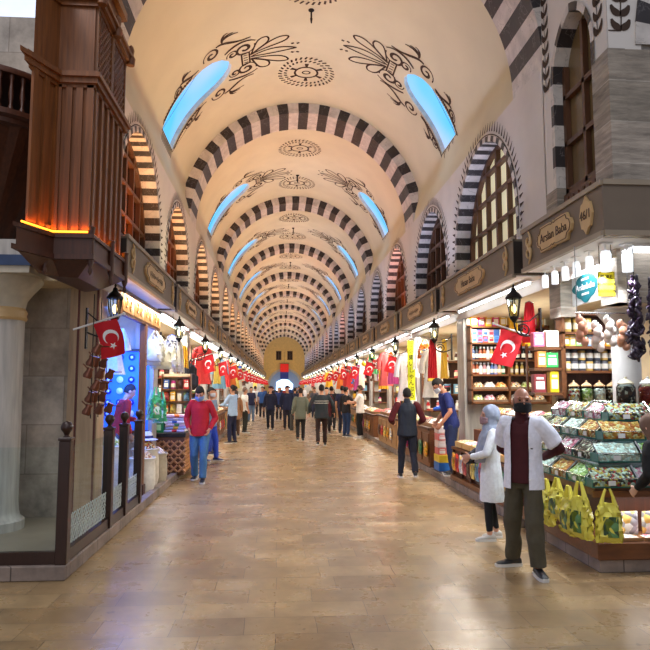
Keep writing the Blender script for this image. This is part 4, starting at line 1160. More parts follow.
# glass railing on the kerb
t=thing('glass_railing','glass railing with dark ball-topped wooden posts on the stone kerb before the column','railing',(0,0,.13))
PX=-1.955; PY=[6.2,7.72,8.45,9.3]
for i,y in enumerate(PY):
    m=MB(); s_=.052; m.box((PX-s_,y-s_,0),(PX+s_,y+s_,1.10),0,.006); m.box((PX-s_*1.15,y-s_*1.15,1.1),(PX+s_*1.15,y+s_*1.15,1.13),0,.006); p=part('post',m,DARKW,t)
    m=MB(); m.lathe([(.035,1.13),(.02,1.15),(.03,1.17),(.052,1.2),(.056,1.225),(.04,1.265),(0,1.28)],16,c=(PX,y,0)); part('finial',m,DARKW,p)
segs=[((PX,PY[i]),(PX,PY[i+1])) for i in range(3)]+[((-5.2,PY[0]),(PX,PY[0]))]
for (a,b) in segs:
    d=V((b[0]-a[0],b[1]-a[1])); L=d.length; d/=L; nrm=V((-d.y,d.x))
    P=lambda s_,o,z:(a[0]+d.x*s_+nrm.x*o,a[1]+d.y*s_+nrm.y*o,z)
    m=MB(); e=.055
    m.add([P(e,0,.1),P(L-e,0,.1),P(L-e,0,1.04),P(e,0,1.04)],[(0,1,2,3)]); gp_=part('glass_panel',m,GLASS,t)
    m=MB(); m.add([P(e,-.03,0),P(L-e,-.03,0),P(L-e,.03,0),P(e,.03,0),P(e,-.03,.11),P(L-e,-.03,.11),P(L-e,.03,.11),P(e,.03,.11)],[(3,2,1,0),(4,5,6,7),(0,1,5,4),(1,2,6,5),(2,3,7,6),(3,0,4,7)]); part('bottom_rail',m,DARKW,t)
    if a[0]==PX:     # frosted interlace at the foot of the pane
        m=MB(); nn=max(3,int(L/.16)); w=(L-.2)/nn
        for i in range(nn):
            for j in range(2):
                x0=.1+i*w; z0=.13+j*.14
                for q in range(8):
                    a0,a1=2*pi*q/8,2*pi*(q+1)/8
                    m.tube([P(x0+w/2+w*.46*cos(a0),-.004,z0+.07+.066*sin(a0)),P(x0+w/2+w*.46*cos(a1),-.004,z0+.07+.066*sin(a1))],.006,4)
                m.tube([P(x0,-.004,z0),P(x0+w,-.004,z0+.14)],.005,4); m.tube([P(x0+w,-.004,z0),P(x0,-.004,z0+.14)],.005,4)
        part('frosted_pattern',m,mat('frosted_etch',(186,196,190),.6),gp_)

# ---------------------------------------------------------------- first shop on the left (blue light)
lantern(-1,8.05,'lantern on a black scroll bracket under the carved oriel',x=-2.02,z=2.5)
flag(-1,7.95,'red crescent flag hanging beneath the oriel beside the blue-lit shop',x=-2.1,z=2.52,seed=2,sc=1.05)
t=thing('carved_frieze','row of carved golden wood panels above the blue-lit shop front','frieze',(0,0,0))
m=MB(); m.box((-2.14,8.6,2.68),(-2.08,11.4,2.99)); part('beam',m,SHELFW,t)
for i in range(4):
    y0=8.68+i*.68; m=MB(); m.box((-2.08,y0,2.72),(-2.065,y0+.62,2.96),0,.004)
    for q in range(2):
        m.tube([(-2.06,y0+.14+.26*q+p[0],2.845+p[1]) for p in spiral(0,0,.015,.085,q*pi,1.3,20)],.010,5)
    part('carved_panel',m,mat('golden_carved_wood',(190,140,84),.45,var=.25,scale=8),t)
t=thing('door_post','brown wooden door post dividing the blue shop from the bag stall','post',(-2.12,10.25,.085))
m=MB(); m.box((-.05,-.06,0),(.05,.06,2.6),0,.008); part('shaft',m,OAK,t); m=MB(); m.box((-.07,-.08,0),(.07,.08,.16),0,.008); part('base',m,OAKD,t)
light('blue_shop_light','AREA',(-2.9,10.0,2.8),150,(50,120,255),1.2,2.2)
light('blue_shop_light','AREA',(-2.6,11.2,2.0),25,(60,110,255),.8,.8,(R(90),0,0))
t=thing('wall_display','backlit blue display board at the rear of the blue-lit shop','display board',(0,0,0))
m=MB(); m.box((-4.0,11.90,.95),(-2.35,11.94,2.35)); part('board',m,mat('blue_board',(60,120,220),.4,emit=.5,ecol=(50,120,255)),t)
m=MB(); m.box((-4.02,11.84,.9),(-2.33,11.94,.95)); m.box((-4.02,11.84,2.35),(-2.33,11.94,2.4)); part('frame',m,OAKD,t)
r=random.Random(5)
for i in range(8):
    for j in range(6):
        t=thing('bead_charm','blue glass bead charm pinned on the backlit board of the blue-lit shop','charm',(-3.85+i*.2,11.86,2.25-j*.2),0,'bead charms on the blue board')
        link('glass_bead',cached('beadc',lambda m:m.ell((0,0,0),(.06,.02,.06),10,6),TINTG),t,color=r.choice([(20,50,170),(30,80,210),(235,240,250),(20,40,120)]))
        link('pupil',cached('beadp',lambda m:m.ell((0,-.018,0),(.026,.008,.026),8,4),TINTG),t,color=(240,245,255))
t=thing('display_bench','low white bench of blue ceramics inside the blue-lit shop','bench',(0,0,0))
m=MB(); m.box((-3.95,9.6,.085),(-2.98,11.4,.75)); part('body',m,WHITEP,t); m=MB(); m.box((-4.0,9.55,.75),(-2.93,11.45,.79)); part('top',m,WHITEP,t)
for i in range(10):
    c=[(40,90,200),(230,235,245),(60,160,210),(30,60,150),(120,200,120)][i%5]
    g_tin((-3.85+(i%5)*.19,9.75+(i//5)*.5,.792),c,'%s ceramic pot %s in the %s row on the white bench'%(['deep blue','white','turquoise','navy','mint'][i%5],ORD[i%5],['front','rear'][i//5]),r=.08,h=.2,lid=c,band=(240,240,250))
for i in range(3):    # copper strings at the jamb
    x=-2.17; y=7.70+.31*i
    t=thing('hanging_pot_string','string of copper coffee pots, %s from the oriel, against the marble jamb'%ORD[i],'pot string',(x,y,2.22))
    for q in range(6):
        a=q*2.1+i; o=link('copper_pot',cached('cpot',lambda m:(m.lathe([(.0,-.07),(.06,-.065),(.07,-.03),(.045,.03),(.055,.06),(.05,.07)],12),m.tube([(.05,0,.05),(.16,0,.09)],.009,5)),COPPER if True else TINT),t,(.05*cos(a),.05*sin(a),-.14*q-.06)); o.rotation_euler=(.3*sin(a),.4*cos(a),a); o.scale=(.78,.78,.9)
    link('cord',cached('cpotcord',lambda m:m.tube([(0,0,.58),(0,0,-.86)],.006,5),IRON),t)
for i,(y,z,c,n_) in enumerate(((8.7,2.35,(240,240,235),'white'),(9.2,2.4,(232,226,210),'cream'))):
    pass
for i,(x,y,z) in enumerate(((-2.6,10.1,2.66),)):
    g_robe((x,y,z),.4*i,(246,246,250),'white gown hanging behind the carved frieze',h=.75)
# bag stall
for i in range(5):
    y=10.65+.3*i; g_bag((-2.02-.1*(i%2),y,2.62-.05*(i%3)),.5*(i%3)-.4,(236,232,206),'cream cotton bag, %s of the bunch hanging beyond the brown door post'%ORD[i],w=.34,h=.5,d=.14)
for i in range(4):
    g_bag((-2.0-.1*(i%2),10.75+.25*i,1.72-.04*i),.4-.3*i,(90,200,130) if i%2==0 else (190,240,200),'%s striped bag, %s hanging over the green crate'%(['bright green','pale green'][i%2],ORD[i]),w=.17,h=.5,d=.07,printc=(230,255,235))
for i,(x,y,z,c) in enumerate(((-2.5,12.45,2.35,(220,60,50)),(-2.5,12.75,2.3,(70,160,90)),(-2.5,13.05,2.36,(236,190,60)))):
    g_string((x,y,z),c,'string of %s felt balls by the bag stall'%['red','green','yellow'][i],n=6,r=.06,h=.6)
t=thing('stall_table','black-topped table with a pierced wooden lattice front under the folded shawls','table',(-2.12,12.45,.085))
m=MB(); m.box((-.42,0,.70),(.36,1.5,.78),0,.008); part('top',m,mat('black_tabletop',(24,22,22),.3),t)
m=MB(); m.box((-.40,.03,0),(.34,1.48,.70)); part('body',m,SHELFW,t)
m=MB()
for i in range(5):
    for j in range(4):
        x=-.36+.15*i; z=.06+.15*j
        m.tube([(x,.012,z),(x+.13,.012,z+.12)],.022,5); m.tube([(x+.13,.015,z),(x,.015,z+.12)],.022,5)
part('lattice_front',m,mat('pale_lattice_wood',(196,140,86),.5,var=.2),t)
m=MB()
for i in range(9):
    for j in range(4):
        y=.06+.155*i; z=.06+.15*j
        m.tube([(.345,y,z),(.345,y+.13,z+.12)],.02,5); m.tube([(.348,y+.13,z),(.348,y,z+.12)],.02,5)
part('lattice_side',m,MATS['pale_lattice_wood'],t)
g_box((-2.35,12.62,.867),0,(30,150,80),'green crate of small goods at the front of the black-topped table',size=(.34,.2,.24),name='goods_crate',cat='crate',col2=(190,240,190))
for i in range(6):
    c=[(232,226,236),(180,196,220),(236,214,220),(250,250,245),(190,190,200),(220,180,190)][i]
    t=thing('folded_shawl','%s folded shawl, %s up the pile on the black-topped table'%(['lilac white','grey blue','blush','white','grey','pink'][i],ORD[i]),'shawl',(-1.98,12.75,.867+.055*i),.1*(i%3))
    link('cloth',cached('fold',lambda m:m.box((-.2,-.22,0),(.2,.22,.052),0,.02),CLOTHF),t,color=c); link('band',cached('foldb',lambda m:m.box((-.06,-.225,.004),(.06,.225,.054),0,.02),CLOTHF),t,color=PAL[i])
for i in range(5):
    c=PAL[(i*3)%11]; g_box((-2.3+.15*(i%3),13.4+.2*(i//3),.867),0,c,'%s souvenir box %s behind the folded shawls'%(cname(c),ORD[i]),size=(.13,.12,.3))
for i,(x,y,rr,h,c) in enumerate(((-2.15,10.57,.2,.52,(226,224,214)),(-2.2,11.03,.22,.62,(206,200,184)),(-2.12,11.49,.2,.5,(180,170,150)),(-2.66,10.65,.2,.7,(236,236,230)))):
    g_sack((x,y,.087),SWEETS[['nuts','mixed','white','green'][i]],'%s sack %s on the step by the bag stall'%(['patterned pale','tall grey','tan','white'][i],['nearest the railing','in the middle','beside the table','against the door post']  [i]),r=rr,h=h,col=c)
t=thing('sun_hat','white sun hat with a navy band laid on the tall grey sack','hat',(-2.2,11.03,.858),0)
link('crown',cached('shat',lambda m:m.lathe([(.2,0),(.12,.02),(.105,.1),(.06,.13),(0,.135)],18),CLOTH),t,color=(236,236,236)); link('band',cached('shatb',lambda m:m.lathe([(.121,.025),(.113,.065)],18),CLOTH),t,color=(40,50,110))
for i in range(3):
    y=14.45+.36*i
    t=thing('hanging_backpack','black backpack, %s hanging in front of the second left-hand shop'%ORD[i],'backpack',(-2.0,y,2.35-.02*i),.2*i+1.2); t.scale=(.8,.8,1.1)
    link('body',cached('bpack',lambda m:m.box((-.16,-.1,-.6),(.16,.1,-.1),0,.06),CLOTHF),t,color=(26,28,40)); link('pocket',cached('bpackp',lambda m:m.box((-.12,-.15,-.55),(.12,-.08,-.3),0,.03),CLOTHF),t,color=(36,40,60)); link('strap',cached('bpacks',lambda m:m.tube([(-.1,.09,-.5),(-.1,.14,-.3),(-.06,.08,-.1),(0,0,.02),(.06,.08,-.1),(.1,.14,-.3),(.1,.09,-.5)],.015,6),IRON),t)
for i in range(4): g_hat((-2.15,14.4+.26*i,1.432),.3*i,[(200,30,40),(235,235,235)][i%2],'%s cap, %s on the rack below the black backpacks'%(['red','white'][i%2],ORD[i]))
t=thing('cap_rack','narrow brown rack standing below the black backpacks','rack',(-2.05,14.75,.122)); m=MB(); m.box((-.2,-.5,0),(.22,.55,1.30)); part('body',m,SHELFW,t); m=MB(); m.box((-.22,-.52,1.30),(.24,.57,1.309)); part('ledge',m,SHELFW,t)

# ---------------------------------------------------------------- corner shop on the right
fascia(1,5.75,7.78,'taupe corner sign board with a cartouche plaque and number plaque 46/1','Arslan Baba','46/1',ext=5.3)
m=MB(); m.box((3.02,5.9,3.14),(5.3,7.8,3.159)); cn=struct(part('trim_4',m,WHITEP))
t=thing('display_counter','tiered corner confectionery counter with wooden base below sign board 46/1','counter',(0,0,0))
Y1=7.9; X1=4.7
m=MB(); m.box((2.98,6.04,0),(X1,Y1,.12)); part('stone_plinth',m,KERB,t)
m=MB(); m.box((2.95,6.0,.12),(X1,Y1,.28),0,.01); part('wooden_step',m,SHELFW,t)
m=MB(); m.box((3.35,6.45,.28),(X1,Y1,.70)); part('recess_back',m,OAKD,t)
m=MB(); m.box((2.96,6.05,.70),(X1,Y1,.775)); m.box((2.93,6.02,.69),(X1,6.05,.75)); part('tray_shelf',m,SHELFW,t)
TI=[(2.91,5.99,.78),(3.03,6.11,1.0),(3.15,6.23,1.20),(3.28,6.36,1.38)]
for i,(x,y,z) in enumerate(TI):
    if i: 
        m=MB(); m.box((x+.015,y+.015,TI[i-1][2]),(X1,Y1,z-.004)); part('riser',m,mat('mirror_riser',(150,165,165),.15,metal=.7),t)
m=MB(); m.box((3.43,6.52,1.38),(X1,Y1,1.47)); m.box((3.42,6.51,1.47),(X1+.0,Y1,1.53),0,.006); part('wooden_ledge',m,mat('pale_ledge_wood',(176,132,84),.45,var=.2),t)
sk=['mixed','pink','nuts','white','green','dark','orange','pink','white','mixed']
def sloped_tray(ax,x,y,z,L,fill,label):
    """glass-lidded tray; ax 0: front faces -Y and runs along X, ax 1: front faces -X and runs along Y"""
    t=thing('glass_tray',label,'tray',(x,y,z),0 if ax==0 else -pi/2)
    # local: front at y=0, runs 0..L in x (ax 0); for ax 1 rotated so that local x runs towards -Y
    h=.085; D=.125; rise=.10
    def base(m): m.box((0,0.002,0),(L,D,.012)); m.box((0,.002,0),(.008,D,h)); m.box((L-.008,.002,0),(L,D,h)); 
    link('tray_base',cached('st_b%g'%L,base,TINT),t,color=(70,120,112))
    def fill_(m):
        nx=10; ny=5; rr=random.Random(int(L*100)); vs=[]
        for j in range(ny+1):
            for i in range(nx+1): vs.append((.012+(L-.024)*i/nx,.01+(D-.012)*j/ny,h*.82+rise*j/ny+.012*rr.random()))
        f=[(j*(nx+1)+i,j*(nx+1)+i+1,(j+1)*(nx+1)+i+1,(j+1)*(nx+1)+i) for j in range(ny) for i in range(nx)]
        m.add(vs,f,0,True); m.quad((.012,.01,.012),(L-.012,.01,.012),(L-.012,.01,h*.84),(.012,.01,h*.84))
    o=link('sweets',cached('st_f%g%s'%(L,fill.name),fill_,fill),t); o['kind']='stuff'
    def gl(m): m.quad((0,0,0),(L,0,0),(L,0,h),(0,0,h)); m.quad((0,0,h),(L,0,h),(L,D,h+rise+.012),(0,D,h+rise+.012))
    link('glass_lid',cached('st_g%g'%L,gl,GLASST),t)
    link('rim',cached('st_r%g'%L,lambda m:(m.tube([(0,0,h),(L,0,h)],.005,5),m.tube([(0,0,h),(0,D,h+rise+.01)],.005,5),m.tube([(L,0,h),(L,D,h+rise+.01)],.005,5)),METAL),t)
    link('price_card',cached('st_p',lambda m:m.box((L*.35,-.006,.022),(L*.35+.07,-.003,.066)),WHITEP),t)
    return t
TN=['lowest','second','third','top']
for i,(x,y,z) in enumerate(TI):
    n=3 if i<3 else 3; L=.44
    for q in range(n):
        f=SWEETS[sk[(q+i*3)%len(sk)]]
        sloped_tray(0,x+.003+q*(L+.01),y,z,L,f,'lidded tray of %s, %s tier, %s from the corner on the entrance side'%(f.name.replace('_',' '),TN[i],ORD[q]))
    for q in range(4 if i<3 else 3):
        f=SWEETS[sk[(q*2+i+4)%len(sk)]]
        sloped_tray(1,x,y+.135+(q+1)*.415,z,.405,f,'lidded tray of %s, %s tier, %s from the corner along the aisle'%(f.name.replace('_',' '),TN[i],ORD[q]))
# jars on the ledge
jf=['dark','red','orange','mixed','green','white','dark','nuts']
for i in range(4):
    f=SWEETS[jf[i]]; g_jar((3.62+.24*i,6.62,1.532),f,'large glass jar of %s, %s on the ledge by the stone column'%(f.name.replace('_',' '),ORD[i]),r=.095,h=.3,lid=[(200,190,160),(210,210,205),(150,150,150),(200,190,160)][i])
for i in range(5):
    f=SWEETS[jf[(i+3)%8]]; g_jar((3.54+.16*i,7.665,1.532),f,'glass jar of %s, %s at the foot of the tin shelf'%(f.name.replace('_',' '),ORD[i]),r=.075,h=.27,lid=(196,160,120))
t=thing('wooden_box','small wooden box with a dark front at the end of the jar ledge','box',(4.45,6.60,1.532)); m=MB(); m.box((0,0,0),(.24,.2,.12),0,.004); part('box',m,MATS['pale_ledge_wood'],t); m=MB(); m.box((.03,-.004,.03),(.21,0,.09)); part('front_slot',m,OAKD,t)
# tin shelf under the niche
shelf_unit(3.47,4.24,7.76,[1.58,1.92,2.22,2.40,2.64],'wooden wall shelf of gold tins and coloured cartons beside the hanging white sign',dp=.2,ups=(3.47,4.21))
for i in range(3): g_tin((3.57+.13*i,7.86,2.402),(206,170,90),'gold tin, %s on the highest board of the tin shelf'%ORD[i],r=.052,h=.17,lid=(170,140,70))
bc_=[(240,190,40),(246,220,130),(150,210,120),(120,190,140),(160,200,240),(190,170,220),(246,150,60),(240,190,40),(90,140,220)]
bn=['amber','pale yellow','lime','green','sky blue','lilac','orange','yellow','blue']
for i in range(9): g_box((3.545+.076*i,7.86,2.222),0,bc_[i],'%s tea carton, %s along the carton row of the tin shelf'%(bn[i],ORD[i]),size=(.07,.09,.145))
for i in range(7):
    for j in range(2):
        c=[(80,80,86),(206,170,90)][(i+j*1)%3==0]; g_tin((3.555+.096*i,7.86,1.922+.132*j),c,'%s tin, %s in the %s layer of the double tin row'%(['grey','gold'][(i+j)%3==0],ORD[i],['lower','upper'][j]),r=.043,h=.128,lid=(60,60,64),band=(230,226,214))
# left return shelf with larger boxes
t=thing('side_shelf','wooden side shelf holding stacked boxes behind the bald man','shelf',(0,0,0))
for z in (1.65,1.95,2.20): 
    m=MB(); m.box((3.06,7.66,z-.03),(3.42,7.9,z)); part('board',m,SHELFW,t)
m=MB(); m.box((3.045,7.85,1.60),(3.06,7.9,2.25)); part('upright',m,SHELFW,t); m=MB(); m.box((3.40,7.66,1.60),(3.43,7.9,2.25)); part('upright',m,SHELFW,t)
for i,(x,z,c,sz,nm) in enumerate(((3.13,2.203,(230,120,150),(.14,.1,.18),'pink'),(3.3,2.203,(236,226,200),(.16,.1,.2),'cream'),(3.16,1.953,(236,150,70),(.11,.1,.2),'orange'),(3.29,1.953,(60,180,90),(.15,.1,.18),'green'),(3.31,1.653,(246,206,30),(.11,.1,.255),'bright yellow'),(3.13,1.653,(150,60,60),(.15,.1,.22),'brick red'))):
    g_box((x,7.72,z),0,c,'%s box on the side shelf behind the bald man'%nm,size=sz)
# stone column in front of the pier
col=sroot('column_2',(3.83,6.62+.35,1.53))
m=MB(); m.lathe([(.15,0),(.15,.78)],24); part('shaft',m,mat('white_column_marble',(206,204,198),.4,var=.1),col)
m=MB(); m.lathe([(.15,.76),(.165,.79),(.17,.83),(.22,.92),(.30,1.02),(.31,1.05)],24); part('capital',m,mat('capital_marble2',(176,168,156),.6,var=.2),col)
# spot lamps
for i,(x,y,ty) in enumerate(((3.2,6.12,0),(3.42,6.12,0),(3.22,6.5,0),(3.22,6.8,0),(3.22,7.08,0),(3.22,7.36,0),(3.22,7.64,0))):
    t=thing('hanging_spotlight','white cylinder spotlight, %s in the row from the corner under sign board 46/1'%ORD[i],'spotlight',(x,y,2.972 if i<2 else 3.014),0); t.scale=((1,)*3 if i<2 else (.75,)*3)
    o=link('housing',cached('spot_h',lambda m:m.lathe([(.05,-.12),(.053,.05),(.042,.085),(.02,.09)],18),mat('frosted_lamp_shade',(245,248,250),.4,emit=.9,ecol=(240,247,255))),t); 
    l_=link('lamp_face',cached('spot_f',lambda m:m.lathe([(0.0,-.119),(.048,-.119)],18,smooth=False),LAMPW),t)
    sb_=link('stem',cached('spot_s',lambda m:(m.tube([(0,0,.08),(0,0,.15)],.012,6),m.box((-.05,-.05,.15),(.05,.05,.168))),WHITEP),t)
    light('spot_beam','SPOT',(x,y,2.84 if i<2 else 2.90),48 if i<2 else 40,(236,244,255),.05,None,(R(14) if i<2 else 0,R(8),0),R(120))
t=thing('ceiling_panel_light','flat white light panel under the corner canopy of sign board 46/1','light',(3.9,6.25,3.10)); m=MB(); m.box((-.4,-.12,0),(.4,.12,.03)); part('diffuser',m,mat('panel_glow',(255,255,255),.4,emit=4,ecol=(240,246,255)),t); m=MB(); m.box((-.42,-.14,.01),(.42,.14,.038)); part('frame',m,WHITEP,t)
light('canopy_light','AREA',(3.9,6.9,3.05),70,(240,246,255),1.2,1.0)
# hanging white sign
t=thing('hanging_sign','white hanging sign with a teal ornament above the tin shelf','sign',(3.62,7.32,2.90))
M=face_M(1,0,0,0)
m=MB(); m.box((-.55,-.2,0),(.55,.2,.03),0,.006,M); part('board',m,mat('white_sign_board',(236,240,242),.5,emit=.06,ecol=(255,255,255)),t)
def orn():
    pts=[]
    for i in range(48):
        a=2*pi*i/48; r_=1+.10*cos(4*a)+.06*cos(8*a); pts.append((.30*r_*cos(a),.165*r_*sin(a)))
    return pts
m=MB(); flat_sign(m,orn(),.006,M@Matrix.Translation((-.04,0,.031))); o=part('teal_ornament',m,mat('teal_print',(0,116,128),.6),t)
for txt,s_,dy in (('Arslanbaba',.105,.0),('Special',.05,.09),('Handmade',.045,-.085)):
    if txt!='Arslanbaba': 
        mm=MB(); mm.box((-.09,-.012,0),(.09,.012,.003)); l_=part('small_lettering',mm,WHITEF,o)
        l_.matrix_local=M@Matrix.Translation((-.04,dy,.038))
    else:
        l_=link('lettering',text_mesh(txt,s_,WHITEF),o); l_.matrix_local=M@Matrix.Translation((-.04,dy,.039))
m=MB(); 
for y in (-.45,.45): m=MB(); m.tube([(0.0,y,.19),(0.0,y,.24)],.008,5); part('hanging_wire',m,METAL,t)
# saffron sign
t=thing('hanging_price_sign','yellow hanging sign reading PURE IRANIAN SAFFRON','sign',(3.235,6.2,2.74),R(-4))
M=Matrix(((1,0,0,0),(0,0,-1,0),(0,1,0,0),(0,0,0,1)))
m=MB(); m.box((-.085,-.125,0),(.085,.125,.01),0,.003,M); o=part('board',m,mat('yellow_card',(246,222,20),.5),t)
m=MB()
for a,b in (((-.08,-.12,.0105),(.08,-.116,.012)),((-.08,.116,.0105),(.08,.12,.012)),((-.08,-.12,.0105),(-.076,.12,.012)),((.076,-.12,.0105),(.08,.12,.012))): m.box(a,b,0,0,M)
part('border',m,IRON,o)
for txt,dy in (('PURE',.07),('IRANIAN',0),('SAFFRON',-.07)):
    l_=link('lettering',text_mesh(txt,.044 if txt!='PURE' else .052,IRON),o); l_.matrix_local=M@Matrix.Translation((0,dy,.012))
for q in (-.06,.06): m=MB(); m.tube([(q,0,.12),(q,0,.40)],.004,5); part('hanging_wire',m,IRON,t)
# garlic and copper bunch
for i,(x,y,z,c,nm) in enumerate(((3.02,6.3,2.42,(214,150,120),'copper-coloured'),(3.17,6.28,2.36,(236,214,200),'white garlic'),(3.32,6.32,2.42,(236,222,210),'pale garlic'),(3.47,6.34,2.38,(206,150,120),'tan shallot'))):
    g_string((x,y,z),c,'%s bunch hanging below the yellow saffron sign'%nm,n=7,r=.042,h=.26,name='hanging_bunch',cat='bunch')
t=thing('hanging_rail','thin steel rail carrying the bunches below the yellow sign','rail',(3.25,6.3,2.46)); m=MB(); m.tube([(-.3,0,0),(.28,0,0)],.008,6); part('bar',m,METAL,t); 
for q in (-.28,.26): m=MB(); m.tube([(q,0,0),(q,0,.68)],.005,5); part('rod',m,METAL,t)
# dried vegetables
def dried(x,y,z,h,w,col,label,n=90):
    t=thing('hanging_dried_string',label,'dried vegetables',(x,y,z)); rr=random.Random(int(x*100))
    m=MB()
    for i in range(n):
        q=(i+.5)/n; a=rr.random()*6.28; d=w*(.35+.65*min(1,q*2.2))*(1 if q<.85 else .8)*rr.uniform(.4,1)
        c=V((d*cos(a),d*.8*sin(a),-h*q)); Mx=Matrix.Translation(c)@Matrix.Rotation(rr.uniform(-.9,.9),4,'X')@Matrix.Rotation(rr.uniform(-.9,.9),4,'Y')
        m.add([],[]); m.ell((0,0,0),(.018,.018,.045),7,5,0,Mx)
    part('dried_pods',m,mat('dried_'+label.split()[0]+label.split()[1],col,.3,var=.5,scale=20),t)
    m=MB(); m.tube([(0,0,3.12-z),(0,0,0),(0,0,-h)],.006,5); part('cord',m,IRON,t)
dried(3.50,6.16,2.80,.80,.075,(40,26,44),'dark purple dried aubergines strung up before the stone pier',150)
dried(3.68,6.13,2.80,.76,.075,(46,30,48),'glossy blackish dried aubergines strung beside the red peppers',120)
dried(3.85,6.13,2.80,.8,.06,(130,26,22),'deep red dried peppers strung at the outer end of the canopy',110)
# yellow carrier bags hung from the tray shelf
for i,(x,y,z,a,w,h) in enumerate(((2.85,7.10,.76,-1.50,.24,.46),(2.85,6.83,.75,-1.6,.24,.47),(2.85,6.565,.80,-1.5,.23,.40),(2.85,6.30,.76,-1.55,.25,.46),(2.83,6.02,.84,-1.2,.22,.52),(3.03,5.88,.79,-.2,.22,.48))):
    g_bag((x-.03,y,z),a,(230,220,92),'yellow printed carrier bag, %s from the counter corner'%ORD[5-i],w=w,h=h,d=.11,printc=(96,140,84))
# goods on the low step
for i in range(5):
    g_packet((3.18+.2*i,6.22,.283),.15*(i%3)-.1,[(244,214,220),(250,250,250),(232,236,226),(250,225,225),(240,240,250)][i],'clear bag of %s, %s on the low wooden step'%(['pink delight','coconut squares','mint sweets','rose petals','white figs'][i],ORD[i]),w=.17,h=.24,name='sweet_bag')
for i in range(3):
    f=SWEETS[['white','pink','mixed'][i]]; g_tray((3.2+.42*i,6.12-.02,.283),0,f,'flat tray of %s, %s at the front of the low wooden step'%(f.name.replace('_',' '),ORD[i]),w=.4,d=.14,h=.03,mound=.02)

# ---------------------------------------------------------------- second shop on the right
t=thing('slanted_counter','long dark counter with slanted crates in front of the lit shelf wall','counter',(0,0,0))
m=MB(); m.box((3.08,8.15,.122),(3.85,11.4,.66)); part('cabinet',m,OAKD,t)
m=MB(); m.box((3.0,8.1,.122),(3.12,11.45,.20)); part('step_rail',m,SHELFW,t)
m=MB(); m.box((3.02,8.1,.64),(3.9,11.45,.68)); part('ledge',m,SHELFW,t)
m=MB(); m.box((3.42,8.15,.68),(3.9,11.4,.98)); m.box((3.62,8.15,.98),(3.9,11.4,1.22)); part('steps',m,SHELFW,t)
for i in range(7):
    m=MB(); y=8.25+i*.52; m.box((3.03,y,.2),(3.07,y+.05,.64)); part('upright',m,OAKD,t)
fs=['mixed','orange','nuts','red','green','pink','nuts','white']
for i in range(7):
    y=8.38+.44*i; f=SWEETS[fs[i%8]]
    q=g_tray((3.2,y,.70),pi/2,f,'slanted crate of %s, %s along the dark counter'%(f.name.replace('_',' '),ORD[i]),w=.4,d=.34,h=.09,mound=.05,rim=(206,170,110)); q.rotation_euler=(0,0,-pi/2)
    for j in range(2): 
        c=PAL[(i*2+j)%12]; g_packet((2.984,y-.09+.2*j,.30),-pi/2,c,'%s snack packet hanging %s below the %s crate'%(cname(c),['nearer','farther'][j],ORD[i]),w=.16,h=.3,name='hanging_packet')
    c=PAL[(i*5+1)%12]
    g_box((3.55,y-.08,.982),-pi/2+.1,c,'%s gift box %s along the middle step of the dark counter'%(cname(c),ORD[i]),size=(.2,.1,.2))
    c=PAL[(i*5+4)%12]; g_packet((3.54,y+.13,.982),-pi/2,c,'%s pouch %s along the middle step of the dark counter'%(cname(c),ORD[i]),w=.16,h=.22)
    f=SWEETS[fs[(i+3)%8]]; g_tray((3.76,y,1.222),-pi/2,f,'tray of %s, %s on the upper step of the dark counter'%(f.name.replace('_',' '),ORD[i]),w=.4,d=.24,h=.06,mound=.10)
YS=11.62
shelf_unit(3.46,4.95,YS,[1.45,1.68,1.95,2.22,2.53,2.83],'tall lit shelf wall of packets and bottles facing the entrance',dp=.24,ups=(3.46,4.16,4.92))
r=random.Random(9)
for i in range(5): g_box((3.56+.135*i,YS+.11,2.832),0,[(226,180,40),(206,40,90),(226,180,40),(220,60,130),(226,190,60)][i],'%s pouch box, %s on the top board, outer bay of the lit shelf wall'%(['gold','crimson','golden','magenta','yellow'][i],ORD[i]),size=(.115,.1,.22))
for i in range(5): g_box((4.26+.14*i,YS+.11,2.832),0,[(226,180,40),(206,40,90),(226,180,40),(220,60,130),(226,190,60)][i],'%s pouch box, %s on the top board, inner bay of the lit shelf wall'%(['gold','crimson','golden','magenta','yellow'][i],ORD[i]),size=(.115,.1,.22))
for i in range(6):
    for j in range(2): 
        c=[(240,226,190),(244,244,240),(90,150,220),(240,200,210),(220,90,90),(80,120,200)][(i*2+j*3)%6]; g_box((3.55+.105*i,YS+.11,2.532+.122*j),0,c,'lokum box in the %s layer, %s from the outer upright of the lit shelf wall'%(['lower','upper'][j],ORD[i]),size=(.1,.12,.12),col2=(200,60,80) if i%2 else (60,110,190))
for i in range(4): g_box((4.26+.16*i,YS+.11,2.532),0,(240,196,30),'yellow tea box, %s in the inner bay of the lit shelf wall'%ORD[i],size=(.13,.12,.21),col2=(60,50,30))
for i in range(9): g_bottle((3.535+.07*i,YS+.11,2.222),[(90,110,150),(60,60,70),(150,80,60),(150,80,40),(200,190,190),(180,140,80),(150,60,50),(40,110,70),(40,120,80)][i],'dropper bottle, %s on the third board from the top of the lit shelf wall'%ORD[i],cap=(240,240,245) if i not in (1,7,8) else (30,80,60),r=.034,h=.24)
for i in range(9): g_bottle((3.535+.07*i,YS+.11,1.952),[(150,80,60),(160,90,60),(230,230,235),(200,150,160),(220,220,230),(90,120,180),(150,150,200),(200,160,120),(40,110,70)][i],'squat bottle, %s on the fourth board from the top of the lit shelf wall'%ORD[i],cap=(240,244,250),r=.034,h=.22)
for i in range(4): g_bottle((4.25+.1*i,YS+.11,1.952),(200,170,90),'amber oil bottle, %s in the inner bay of the lit shelf wall'%ORD[i],cap=(230,220,190),r=.032,h=.225)
